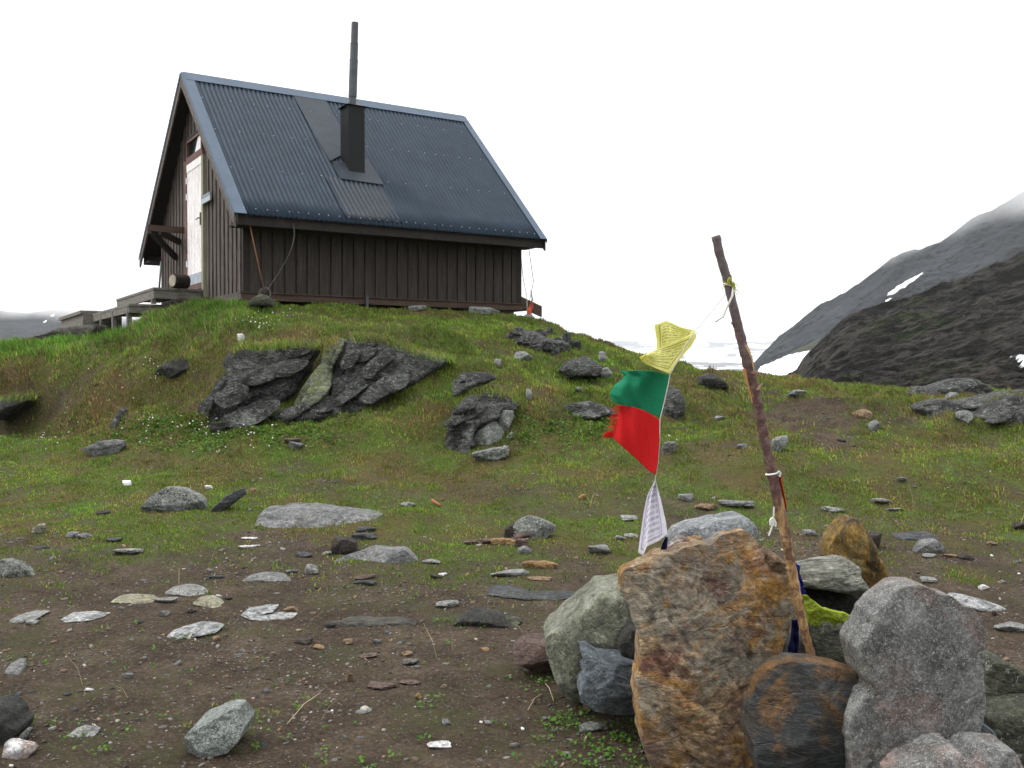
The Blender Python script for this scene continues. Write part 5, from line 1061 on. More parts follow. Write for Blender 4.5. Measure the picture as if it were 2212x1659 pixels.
gslab((.3, 553, 1023), [(490, 1112), (500, 1075), (580, 1060), (680, 1030), (780, 1035), (880, 1050), (1000, 1035), (1100, 1045), (1165, 1080), (1120, 1095), (900, 1090), (760, 1105), (600, 1115)], 'cragbrown', 'long layered ridge of rock across the middle of the soil', 0.5, 0.08)
gslab((.3, 553, 1023), [(1912, 668), (1920, 645), (1960, 632), (2080, 630), (2140, 640), (2178, 655), (2120, 678), (2000, 690), (1930, 688)], 'orange', 'smooth ochre slab lying on the soil left of the cairn', 0, 0.05)
gslab((.3, 553, 1023), [(1660, 862), (1700, 820), (1780, 810), (1860, 830), (1980, 850), (2212, 845), (2330, 860), (2320, 885), (2100, 895), (1900, 888), (1760, 875)], 'darkslab', 'long purple-grey strip of bedrock left of the cairn', 0.8, 0.1)
gslab((.3, 0, 967.75), [(1200, 1355), (1250, 1310), (1340, 1285), (1460, 1265), (1560, 1262), (1608, 1280), (1580, 1310), (1480, 1330), (1360, 1345), (1290, 1368)], 'whitegrey', 'white and dark grey striped rock sunk in the soil', 0.7, 0.1)
gslab((.3, 0, 967.75), [(1740, 1195), (1780, 1170), (1900, 1145), (1990, 1140), (1985, 1165), (1910, 1180), (1900, 1202), (1960, 1202), (2080, 1185), (2142, 1200), (2060, 1222), (1940, 1227), (1820, 1224)], 'whitegrey', 'white and grey mottled embedded rock in a curved shape', 0.8, 0.1)
gslab((.3, 0, 967.75), [(810, 1102), (850, 1070), (960, 1066), (1080, 1070), (1150, 1085), (1100, 1108), (960, 1102), (860, 1108)], 'yellowish', 'yellowish embedded ledge fringed with moss', 0.7, 0.1)
gslab((.3, 0, 967.75), [(1400, 1102), (1440, 1075), (1510, 1070), (1570, 1095), (1608, 1132), (1590, 1152), (1500, 1134), (1420, 1118)], 'yellowish', 'pale rounded ledge with a round white pebble at its upper right', 0.6, 0.08)
gslab((.3, 0, 967.75), [(1200, 1042), (1230, 1010), (1320, 990), (1400, 1000), (1460, 1020), (1505, 1042), (1380, 1052), (1290, 1042)], 'pale', 'pale embedded ledge of rock with a reddish chip beside it', 0.7, 0.1)
gslab((.3, 0, 967.75), [(75, 1248), (110, 1215), (200, 1190), (345, 1178), (300, 1210), (200, 1238), (130, 1255)], 'pale', 'flat greenish-grey embedded rock at the far left', 0.8, 0.1)
gslab((.3, 0, 967.75), [(465, 1218), (500, 1198), (600, 1194), (700, 1190), (792, 1194), (700, 1216), (600, 1228), (510, 1234)], 'whitegrey', 'narrow whitish rock tapering to the right', 0.8, 0.1)
gslab((.3, 0, 967.75), [(1728, 958), (1800, 920), (1880, 903), (1980, 905), (2060, 925), (2120, 958), (1980, 958), (1840, 952)], 'grey', 'long grey rock barely rising from the soil at mid left', 0.6, 0.1)
gslab((.25, 1659, 940), [(1255, 992), (1300, 950), (1330, 915), (1400, 900), (1450, 903), (1508, 960), (1500, 1002), (1440, 1024), (1330, 1014)], 'grey', 'smooth angular grey boulder in front of the long dark slab', 0, 0.08)
gslab((.25, 1659, 940), [(1058, 868), (1150, 848), (1280, 838), (1400, 846), (1482, 878), (1482, 902), (1300, 905), (1140, 892)], 'darkslab', 'long dark layered slab lying on the ground at the right', 0.6, 0.1)
gslab((.3667, 1603.7, 1050.7), [(1200, 662), (1230, 633), (1330, 648), (1440, 678), (1530, 708), (1553, 737), (1480, 739), (1380, 718), (1290, 702)], 'whitegrey', 'flat rock with white lichen crust right of the large grey cairn slab', 0.6, 0.1)
gslab((.25, 1659, 940), [(18, 145), (30, 40), (80, 20), (168, -2), (165, 50), (110, 115), (50, 155)], 'lichengrey', 'tilted grey-green slab behind the pole in bright grass', 0, 0.08)
gslab((.25, 1659, 940), [(1645, 1052), (1700, 1018), (1772, 1060), (1762, 1085), (1680, 1074)], 'brown', 'dark brown stone right of the smooth angular boulder', 0, 0.05)
for x0, x1, y0, y1, mt, lb, kw in ZG: stone(x0, x1, y0, y1, mt, lb, **kw)
# stones nobody can tell apart
rs = np.random.RandomState(99); protos = []
for i in range(14):
    V, Fc = stone_shape(700 + i, 7, 9); me = mesh_np('stone', V * .5 * [1, .8, .38], Fc, RM[['grey', 'pale', 'reddish', 'grey', 'tan', 'darkslab', 'grey'][i % 7]], None, True)
    protos.append(me.data); bpy.data.objects.remove(me)
cnt = 0
while cnt < 220:
    px = rs.uniform(-20, 2240); py = 1010 + 640 * rs.rand() ** .9
    if px > 1180 and py > 1190 + 0 * px and px < 2150: continue
    w_ = rs.uniform(9, 24) * (0.55 + (py - 1000) / 900)
    if any(x0 - w_ < px < x1 + w_ and y0 - 8 < py < y1 + 10 for x0, x1, y0, y1, *_ in ZG): continue
    if any(b_[0] - w_ < px < b_[1] + w_ and b_[2] - 8 < py < b_[3] + 10 for b_ in GSB): continue
    p, d = hit(px, py); wd = w_ * d / F * .75
    o = bpy.data.objects.new('stone', protos[rs.randint(14)]); COL.objects.link(o)
    o.location = (p[0], p[1], p[2] + wd * .04); o.scale = (wd, wd, wd * rs.uniform(.6, 1.2)); o.rotation_euler = (rs.uniform(-.15, .15), rs.uniform(-.15, .15), rs.uniform(0, 6.28))
    tag(o, 'small flat stone lying loose among the gravel of the bare soil', 'stone', 'small loose stones on the bare soil'); cnt += 1

# ---- gravel
def scatter(n_, y0, y1, seed, x0=-60, x1=2270):
    r_ = np.random.RandomState(seed); u = (r_.uniform(x0, x1, n_) - CX) / F
    d = np.sqrt(r_.uniform(y0 * y0, y1 * y1, n_)); return u * d, d, r_
def merged(name, shapes, x, y, z, size, r_, mat, cols, label, tilt=.3, flat=.6):
    Vs, Fs, Cs = [], [], []; base = 0; k = r_.randint(0, len(shapes), len(x))
    for s_ in range(len(shapes)):
        V, Fc = shapes[s_]; m_ = np.where(k == s_)[0]; c = len(m_)
        if not c: continue
        yaw = r_.uniform(0, 6.28, c); cy_, sy_ = np.cos(yaw), np.sin(yaw); sz = size[m_][:, None, None]
        W = np.repeat(V[None] * np.array([1, .75, flat]), c, 0) * sz * .5
        tx = r_.normal(0, tilt, c)[:, None]; W2 = W.copy(); W2[..., 2] = W[..., 2] + W[..., 0] * tx
        X_ = W2[..., 0] * cy_[:, None] - W2[..., 1] * sy_[:, None]; Y_ = W2[..., 0] * sy_[:, None] + W2[..., 1] * cy_[:, None]
        W = np.stack([X_ + x[m_][:, None], Y_ + y[m_][:, None], W2[..., 2] + z[m_][:, None]], -1)
        Vs.append(W.reshape(-1, 3)); Fs.append((np.asarray(Fc)[None] + (np.arange(c) * len(V))[:, None, None] + base).reshape(-1, 4)); base += c * len(V)
        Cs.append(np.repeat(cols[m_], len(V), 0))
    o = mesh_np(name, np.concatenate(Vs), np.concatenate(Fs), mat, None, True)
    a = o.data.color_attributes.new('tint', 'FLOAT_COLOR', 'POINT'); C_ = np.concatenate(Cs); a.data.foreach_set('color', np.concatenate([C_, np.ones((len(C_), 1))], 1).astype(np.float32).ravel())
    return tag(o, label, kind='stuff')
def tintmat(name, rough=.85, spec=.2, trans=0.0, var=.3, sc=80):
    m, n, b = newmat(name); a = N(n, 'ShaderNodeAttribute', attribute_name='tint'); v = objvec(n, rnd=False)
    c = mix(n, 1, a.outputs['Color'], ramp(n, noise(n, v, sc, 4, .7), [(.3, 1 - var), (.7, 1 + var)]), 'MULTIPLY')
    n.links.new(c, b.inputs['Base Color']); b.inputs['Roughness'].default_value = rough; b.inputs['Specular IOR Level'].default_value = spec
    if trans:
        t = N(n, 'ShaderNodeBsdfTranslucent'); n.links.new(c, t.inputs['Color']); mx_ = N(n, 'ShaderNodeMixShader'); mx_.inputs[0].default_value = trans
        n.links.new(b.outputs[0], mx_.inputs[1]); n.links.new(t.outputs[0], mx_.inputs[2]); n.links.new(mx_.outputs[0], n.nodes['Material Output'].inputs[0])
    return m
PEB = np.array([(.10, .095, .088), (.15, .14, .13), (.07, .055, .045), (.19, .13, .085), (.13, .08, .06), (.24, .22, .19), (.055, .055, .055), (.50, .48, .45), (.09, .07, .055)])
x, y, r_ = scatter(52000, 3.4, 11.5, 21); z = H(x, y); g = veg(x, y, z)
keep = r_.rand(len(x)) < (1 - g) * (.10 + .75 * sstep(-.15, .35, fbm(xy3(x, y, 1.6, 6.6), 3))) + .02
x, y, z = x[keep], y[keep], z[keep]; sz = .007 + .016 * r_.rand(len(x)) ** 3 + .028 * (r_.rand(len(x)) < .05) * r_.rand(len(x))
pk = r_.choice(len(PEB), len(x), p=[.22, .15, .2, .08, .11, .055, .12, .005, .06]); cc = PEB[pk] * r_.uniform(.7, 1.3, (len(x), 1))
merged('gravel', [stone_shape(800 + i, 2, 8) for i in range(6)], x, y, z + sz * .08, sz, r_, tintmat('gravel'), cc, 'loose gravel and chips scattered over the bare brown soil')

# ---- grass
def blades(name, x, y, z, hgt, wid, r_, cols, mat, label, bend=.6, flop=.35, wind=-.25):
    n_ = len(x); yaw = r_.uniform(0, 6.28, n_); dx, dy = np.cos(yaw), np.sin(yaw)
    lean = r_.normal(0, flop, (n_, 2)); lean[:, 0] += wind
    px_, py_ = -dy * wid[:, None].T[0] / 2, dx * wid / 2; px_ = -dy * wid / 2
    b0 = np.stack([x + px_, y + py_, z - .01], -1); b1 = np.stack([x - px_, y - py_, z - .01], -1)
    mid = np.stack([x + lean[:, 0] * hgt * .3, y + lean[:, 1] * hgt * .3, z + hgt * .6], -1)
    m0 = mid + np.stack([px_, py_, 0 * x], -1) * .7; m1 = mid - np.stack([px_, py_, 0 * x], -1) * .7
    tp = np.stack([x + lean[:, 0] * hgt, y + lean[:, 1] * hgt, z + hgt * (1 - bend * .25 * np.abs(lean[:, 0]))], -1)
    V = np.stack([b0, b1, m1, m0, tp], 1).reshape(-1, 3); i = np.arange(n_)[:, None] * 5
    Fq = np.concatenate([i + np.array([0, 1, 2]), i + np.array([0, 2, 3]), i + np.array([3, 2, 4])], 0)
    o = mesh_np(name, V, Fq, mat)
    a = o.data.color_attributes.new('tint', 'FLOAT_COLOR', 'POINT'); C_ = np.repeat(cols, 5, 0); a.data.foreach_set('color', np.concatenate([C_, np.ones((len(C_), 1))], 1).astype(np.float32).ravel())
    return tag(o, label, kind='stuff')
GRM = tintmat('grass', .7, .25, .35, .1, 30)
GREEN = np.array([(.100, .190, .018), (.135, .225, .026), (.080, .150, .020), (.195, .225, .038)]); BROWN = np.array([(.20, .145, .055), (.15, .105, .040), (.27, .21, .09), (.13, .12, .04)])
def grass_cols(x, y, r_, dryb=0.0):
    dry = np.clip(dryness(x, y) + dryb + .30 * sstep(.5, 3.5, x) * (1 - sstep(.9, .4, base_h(x, y)) * .0) + .25 * fbm(xy3(x, y, 4, 7.7), 3), 0, 1)
    isd = r_.rand(len(x)) < dry * .72 + .05
    c = np.where(isd[:, None], BROWN[r_.randint(0, 4, len(x))], GREEN[r_.randint(0, 4, len(x))])
    big = fbm(xy3(x, y, 1.7, 21.3), 3); c = c * (1 + .9 * np.clip(big, -.45, .45))[:, None]
    lush = sstep(.1, .5, fbm(xy3(x, y, .9, 12.3), 3)); c = c * (1 + .35 * lush[:, None] * np.array([-.3, .5, .2]))
    hi = (r_.rand(len(x)) < .16)[:, None]
    return c * r_.uniform(.6, 1.35, (len(x), 1)) * (1 + hi * np.array([.45, .35, .2]))
x, y, r_ = scatter(620000, 5.5, 18.5, 31); z = H(x, y); g = veg(x, y, z)
tuft = fbm(xy3(x, y, 6.5, 1.7), 3)
worn = fbm(xy3(x, y, 1.15, 14.4), 4); keep = r_.rand(len(x)) < np.clip(g * (.62 + 1.5 * tuft) * (1 - .85 * sstep(.06, .26, worn) * (.6 + .4 * sstep(-1, 2.5, x))), 0, 1)
x, y, z, g, tuft = x[keep], y[keep], z[keep], g[keep], tuft[keep]
hill = sstep(.55, 1.1, z); longg = sstep(1.7, 2.05, z) * (1 - sstep(-4.2, -3.0, x)) + sstep(1.55, 1.8, z) * (1 - sstep(-6.3, -5.6, x))
hg = (.014 + .018 * hill + .06 * np.clip(longg, 0, 1)) * (.6 + 1.1 * np.clip(tuft + .35, 0, 1)) * r_.uniform(.5, 1.5, len(x))
cols = grass_cols(x, y, r_); cols = cols * (1 + .4 * np.clip(longg, 0, 1)[:, None] * np.array([-.2, .5, .3]))
blades('grass', x, y, z, hg, .0055 + .0035 * r_.rand(len(x)) + .0004 * np.hypot(x, y), r_, cols, GRM, 'short green and straw-brown alpine turf covering the knoll')
# turf hanging over the upper edges of the bedrock, and tussocks
rs = np.random.RandomState(77); LX, LY, LZ = [], [], []
for pts_, dp_ in ((ZA([(375, 300), (450, 262), (600, 268), (760, 252), (900, 250), (1060, 262), (1150, 220)]), 11.75), (ZA([(1250, 200), (1420, 215), (1560, 250), (1700, 310), (1850, 340), (1990, 365)]), 11.9), (ZB([(-60, 730), (0, 665), (60, 625), (150, 600), (260, 595), (360, 620), (420, 670)]), 11.0),
                  (ZB([(640, 755), (760, 708), (940, 668), (1120, 752)]), 11.6), (ZC([(1440, 1330), (1490, 1300), (1560, 1275), (1700, 1280)]), 11.4), (ZC([(1000, 1320), (1130, 1300), (1340, 1322)]), 12.1), (ZD([(0, 1010), (90, 1000), (200, 990), (330, 970)]), 12.7), (ZD([(1400, 740), (1480, 660), (1560, 632), (1700, 625)]), 12.7)):
    for (x0, y0), (x1, y1) in zip(pts_[:-1], pts_[1:]):
        c = int(np.hypot(x1 - x0, y1 - y0) * 9); t = rs.rand(c); q_ = P(x0 + (x1 - x0) * t, y0 + (y1 - y0) * t + rs.normal(2, 4, c), dp_ + rs.uniform(-.45, .35, c)); zz_ = np.maximum(H(q_[:, 0], q_[:, 1]), q_[:, 2] - .03)
        LX.append(q_[:, 0]); LY.append(q_[:, 1]); LZ.append(zz_)
x, y, z = np.concatenate(LX), np.concatenate(LY), np.concatenate(LZ)
blades('grass', x, y, z, rs.uniform(.03, .10, len(x)), rs.uniform(.006, .011, len(x)), rs, grass_cols(x, y, rs, .15), GRM, 'turf fringe hanging over the upper edges of the bedrock', flop=.9)
x, y, r_ = scatter(1900, 7.5, 16.5, 35); z = H(x, y); kp = (z > .3) & (r_.rand(len(x)) < veg(x, y, z)); x, y = x[kp], y[kp]; rad_ = r_.uniform(.03, .09, len(x)); nb = 42
X_ = np.repeat(x, nb) + r_.normal(0, 1, len(x) * nb) * np.repeat(rad_, nb); Y_ = np.repeat(y, nb) + r_.normal(0, 1, len(x) * nb) * np.repeat(rad_, nb); tone = np.repeat(r_.uniform(.6, 1.35, len(x)), nb)[:, None] * (1 + np.repeat(r_.uniform(-.15, .35, len(x)), nb)[:, None] * np.array([1, 0, 0]))
blades('grass', X_, Y_, H(X_, Y_), np.repeat(r_.uniform(.018, .05, len(x)), nb) * r_.uniform(.5, 1.3, len(X_)), r_.uniform(.005, .009, len(X_)), r_, grass_cols(X_, Y_, r_, .05) * tone, GRM, 'tussocks of longer grass standing out of the turf', flop=.55)
# thin grass and moss in the bare soil
x, y, r_ = scatter(60000, 3.5, 9.5, 33); z = H(x, y); tu = fbm(xy3(x, y, 5, 2.9), 3) + .5 * fbm(xy3(x, y, .8, 4.4), 2)
keep = tu > .40; x, y, z = x[keep], y[keep], z[keep]
blades('grass', x, y, z, r_.uniform(.006, .02, len(x)), r_.uniform(.004, .007, len(x)), r_, grass_cols(x, y, r_) * [1.1, 1.1, .9], GRM, 'sparse moss and grass tufts on the bare soil', flop=.7)
# leafy dwarf plants near the stones and in the foreground
def leafy(name, centres, n_leaf, spread, size, label, seed):
    r_ = np.random.RandomState(seed); Vs = []; Cs = []; oct_ = [(0, 0), (.35, -.32), (.75, -.38), (1, 0), (.75, .38), (.35, .32)]
    for (cx_, cy_, k) in centres:
        for _ in range(int(n_leaf * k)):
            a = r_.uniform(0, 6.28); rr = spread * r_.rand() ** .6 * k; x_, y_ = cx_ + rr * math.cos(a), cy_ + rr * math.sin(a)
            h_ = r_.uniform(.003, .022); s_ = size * r_.uniform(.6, 1.4); th = r_.uniform(0, 6.28); pt = r_.uniform(.1, .9)
            ux = np.array([math.cos(th) * math.cos(pt), math.sin(th) * math.cos(pt), math.sin(pt)]); vx = np.array([-math.sin(th), math.cos(th), 0])
            Vs.append((x_, y_, h_, s_, ux, vx)); Cs.append(np.array([.075, .165, .020]) * r_.uniform(.5, 1.4) * np.array([r_.uniform(.7, 1.3), 1, 1]))
    xs = np.array([v_[0] for v_ in Vs]); ys = np.array([v_[1] for v_ in Vs]); zs = H(xs, ys)
    V = []
    for i, v_ in enumerate(Vs):
        for (a, b_) in oct_: V.append(np.array([xs[i], ys[i], zs[i] + v_[2]]) + (v_[4] * a + v_[5] * b_) * v_[3])
    i = np.arange(len(Vs))[:, None] * 6
    o = mesh_np(name, V, np.concatenate([i + np.array(q_) for q_ in ((0, 1, 5), (1, 4, 5), (1, 2, 4), (2, 3, 4))], 0), GRM)
    a = o.data.color_attributes.new('tint', 'FLOAT_COLOR', 'POINT'); C_ = np.repeat(np.array(Cs), 6, 0); a.data.foreach_set('color', np.concatenate([C_, np.ones((len(C_), 1))], 1).astype(np.float32).ravel())
    return tag(o, label, kind='stuff')
rs = np.random.RandomState(5); cen = []
for (px, py, k) in [(160, 1595, 1), (168, 1568, .8), (60, 1565, .7), (75, 1560, .9), (110, 1570, .6), (545, 1545, .8), (560, 1560, .9), (530, 1590, .7), (500, 1600, .7), (570, 1585, .5), (385, 1385, 1), (400, 1380, .9), (480, 1360, .7), (455, 1375, .5), (205, 1635, 1), (270, 1590, .7), (240, 1625, .6), (660, 1520, .9), (700, 1530, .6), (790, 1660, .8), (1000, 1350, 1), (970, 1345, .9), (945, 1345, .7), (1040, 1355, .6), (1150, 1475, 1), (1175, 1480, .9), (1130, 1490, .7), (1200, 1470, .9), (1165, 1500, .6), (640, 1535, .5), (905, 1530, .5), (940, 1515, .7), (840, 1200, .9), (880, 1205, .8), (860, 1245, .4), (345, 1560, .5), (410, 1620, .6), (880, 1300, .8), (900, 1290, .6), (560, 1620, .6), (620, 1600, .4), (700, 1640, .7), (850, 1640, .6)]:
    p, d = hit(px, py); cen.append((p[0], p[1], k))
for _ in range(60):
    p, d = hit(rs.uniform(1170, 1380), rs.uniform(1540, 1658)); cen.append((p[0], p[1], rs.uniform(.4, 1)))
for _ in range(90):
    p, d = hit(rs.uniform(0, 1200), rs.uniform(1330, 1658)); cen.append((p[0], p[1], rs.uniform(.12, .4)))
leafy('leafy_plants', cen, 16, .06, .014, 'small bright green leafy plants sprouting from the soil', 3)
cen = []
for _ in range(260):
    px, py = rs.normal(400, 150), rs.normal(925, 22); p, d = hit(px, py, 9, 16); cen.append((p[0], p[1], rs.uniform(.5, 1)))
for _ in range(110):
    px, py = rs.choice([560, 700, 1130, 1290, 1170]) + rs.normal(0, 45), rs.normal(925, 22); p, d = hit(px, py, 9, 16); cen.append((p[0], p[1], rs.uniform(.5, 1)))
leafy('low_herbs', cen, 16, .14, .028, 'low dark green herbs at the foot of the rocky slope', 4)
# white cotton-like flowers
Vs = []; rs = np.random.RandomState(8); pts = []
for cx_, cy_, sx, sy, n_ in ((440, 930, 60, 14, 55), (300, 925, 60, 10, 14), (325, 790, 8, 14, 14), (345, 808, 6, 6, 6), (560, 970, 60, 14, 16), (95, 955, 8, 5, 9), (560, 700, 26, 8, 26), (620, 690, 24, 6, 14), (500, 905, 14, 20, 6), (1085, 975, 10, 6, 4), (1440, 960, 30, 8, 6), (200, 960, 90, 20, 12), (300, 850, 80, 40, 16)):
    for _ in range(int(n_ * .7)):
        p, d = hit(cx_ + rs.normal(0, sx), cy_ + rs.normal(0, sy), 9, 17); pts.append(p)
pts = np.array(pts); SV, SF = stone_shape(5, 2, 20, .02)
merged('white_flowers', [(SV, SF)], pts[:, 0], pts[:, 1], pts[:, 2] + .05, rs.uniform(.010, .021, len(pts)), rs, tintmat('white petals', .8), np.full((len(pts), 3), .72), 'white cottony flowers dotted over the foot of the grassy slope', flat=.8)
# dry stalks
m = MB()
for _ in range(26):
    px, py = rs.uniform(0, 2212), rs.uniform(1010, 1640)
    if px > 1150 and py > 1180: continue
    p, d = hit(px, py); h_ = rs.uniform(.05, .2); a = rs.normal(0, .5); m.tube([p, p + np.array([a * .04, 0, h_ * .5]), p + np.array([a * .14, rs.normal(0, .04), h_])], [.0018, .0015, .001], 3)
tag(m.build('dry_stalks', plain('straw', (.32, .26, .14), .8)), 'thin straw coloured grass stalks standing singly', kind='stuff')
# little bits of litter and twigs in the photo
def blob(px0, px1, py0, py1, mat, name, label, cat, seed, dy=.06):
    o = stone(px0, px1, py0, py1, 'white', label, name=name, cat=cat, dy=dy, seed=seed, n=14, planes=5); o.data.materials.clear(); o.data.materials.append(mat); return o
blob(264, 286, 1040, 1051, plain('crumpled paper', (.80, .80, .80), .8, 0, .1), 'crumpled_paper', 'crumpled white paper lying in green grass at the left', 'litter', 3)
blob(512, 528, 728, 745, RM['white'], 'white_stone', 'white stone stuck at the upper left corner of the big outcrop', 'stone', 9)
p1 = hit(933, 1087)[0]; p2 = hit(951, 1097)[0]
line('twig', [p1 + [0, 0, .03], p2 + [0, 0, .02]], .012, plain('orange bark', (.30, .09, .03), .8), 'small orange-red twig on the right end of the wide low boulder', 'twig')
for pa, pb, lb in (((12, 1000), (40, 1008), 'pale twig in the grass at the left border'), ((1178, 1482), (1196, 1520), 'thin pale twig on the soil left of the cairn'), ((620, 1570), (692, 1502), 'long straw lying across the soil right of the triangular boulder'), ((1140, 1540), (1170, 1505), 'straw on dark soil beside the leafy plants')):
    a = hit(*pa)[0]; b_ = hit(*pb)[0]; line('twig', [a + [0, 0, .012], (a + b_) / 2 + [0, 0, .03], b_ + [0, 0, .012]], .002, plain('dry straw', (.34, .27, .17), .8), lb, 'twig')

# ------------------------------------------------------------------ pole
PD = 3.60
ctr = [(1546, 510, 19), (1548, 516, 20), (1553, 545, 19), (1569, 597, 19), (1580, 645, 19), (1591, 692, 20), (1603, 740, 21), (1616, 787, 24), (1623, 815, 21), (1629, 834, 20), (1640, 890, 21), (1651, 945, 21), (1664, 1005, 22), (1679, 1073, 23), (1695, 1146, 23), (1710, 1227, 21), (1725, 1307, 20), (1739, 1366, 19), (1752, 1415, 18), (1756, 1440, 18)]
def pole_pt(py, off=0.0, fwd=0.0):
    xs = np.interp(py, [c[1] for c in ctr], [c[0] for c in ctr]); return P(xs + off, py, PD - fwd)
ys_ = np.linspace(510, 1450, 120); pts = [pole_pt(v) for v in ys_]; rad = [np.interp(v, [c[1] for c in ctr], [c[2] for c in ctr]) / 2 * PD / F * (1 + .05 * math.sin(v * .21) + .03 * math.sin(v * .57)) for v in ys_]
pm_, n, b = newmat('stripped birch pole'); v = objvec(n, (14, 14, 3), rnd=False); v0 = objvec(n, rnd=False)
sx = N(n, 'ShaderNodeSeparateXYZ'); tcn = N(n, 'ShaderNodeTexCoord'); n.links.new(tcn.outputs['Object'], sx.inputs[0])
f = noise(n, v, 1.6, 8, .7, .6); zz = N(n, 'ShaderNodeMath', operation='MULTIPLY_ADD'); zz.inputs[1].default_value = .9; n.links.new(f, zz.inputs[0]); n.links.new(sx.outputs[2], zz.inputs[2])
bark = ramp(n, noise(n, v0, 40, 8, .75, .5), [(.3, (.035, .012, .010)), (.5, (.085, .035, .028)), (.62, (.15, .10, .085)), (.72, (.30, .26, .22))])
peel = ramp(n, noise(n, v, 2.5, 6, .7), [(.35, (.08, .035, .018)), (.46, (.22, .12, .045)), (.56, (.34, .20, .08)), (.68, (.44, .31, .16))])
peel = mix(n, ramp(n, noise(n, objvec(n, (9, 9, 9), rnd=False), 1.6, 5, .7), [(.52, 0.0), (.57, .8)]), peel, (.06, .025, .018))
grey = ramp(n, noise(n, v0, 35, 8, .75), [(.3, (.05, .04, .042)), (.6, (.12, .10, .10)), (.72, (.26, .24, .22))])
HZ = [P(1600, q_, PD)[2] - P(1756, 1450, PD)[2] for q_ in (1060, 800)]
mixf = ramp(n, zz.outputs[0], [((HZ[0] + .42 - .10) / 3, 1.0), ((HZ[0] + .42 + .02) / 3, 0.0)]); 
mdiv = N(n, 'ShaderNodeMath', operation='DIVIDE'); mdiv.inputs[1].default_value = 3.0; n.links.new(zz.outputs[0], mdiv.inputs[0]); n.links.new(mdiv.outputs[0], mixf.node.inputs[0])
mixg = ramp(n, mdiv.outputs[0], [((HZ[1] + .42 + .0) / 3, 0.0), ((HZ[1] + .42 + .3) / 3, .8)])
split = ramp(n, noise(n, objvec(n, (30, 30, 2.2), rnd=False), .8, 4, .6), [(.66, 0.0), (.69, 1.0)])
base_ = mix(n, mixf, mix(n, mixg, bark, grey), peel); base_ = mix(n, split, base_, (.36, .20, .08))
n.links.new(base_, b.inputs['Base Color']); b.inputs['Roughness'].default_value = .7; bump(n, b, noise(n, v0, 60, 6, .7), .006)
pole = empty('wooden_pole', tuple(P(1756, 1450, PD)), 'rough red-brown branch used as a leaning pole in the middle of the cairn', 'pole')
m = MB(); m.tube(pts, rad, 18, jit=.04)
for yy, sd_ in ((600, 1), (700, -1), (1060, 1), (1230, -1), (1330, 1), (875, 1)): m.tube([pole_pt(yy, 0), pole_pt(yy - 3, sd_ * 11.5, .004)], [.010, .006], 7)
m.build('shaft', pm_, pole, smooth=True)
BK = plain('curled bark', (.30, .17, .12), .8, 0, .3, 30)
def strip(name, pts, wd, mat, parent, taper=.3):
    V = []; k = len(pts)
    for i, p in enumerate(pts):
        t = np.array(pts[min(i + 1, k - 1)]) - np.array(pts[max(i - 1, 0)]); t /= np.linalg.norm(t); s_ = np.cross(t, [0.2, 1, .1]); s_ /= np.linalg.norm(s_)
        w_ = wd * (1 - (1 - taper) * i / (k - 1)); V += [p + s_ * w_ / 2, p - s_ * w_ / 2]
    m = MB(); m.add(V, [(2 * i, 2 * i + 1, 2 * i + 3, 2 * i + 2) for i in range(k - 1)]); o = m.build(name, mat, parent); s2 = o.modifiers.new('t', 'SOLIDIFY'); s2.thickness = .0022; return o
strip('bark_strip', [pole_pt(806, 2, .02), pole_pt(803, 12, .03), P(1640, 806, 3.57), P(1645, 812, 3.57), P(1646, 818, 3.57)], .010, BK, pole)
strip('bark_strip', [pole_pt(847, 11, .0), P(1636, 842, 3.58), P(1641, 834, 3.58), P(1648, 828, 3.58)], .012, BK, pole)
strip('bark_strip', [pole_pt(796, -11, .01), pole_pt(830, -13, .012), pole_pt(870, -11, .012)], .012, plain('split wood', (.38, .17, .07), .7), pole)
strip('bark_strip', [pole_pt(745, 8, .02), pole_pt(775, 12, .02), pole_pt(805, 9, .02)], .010, plain('pale split wood', (.42, .28, .13), .7), pole)

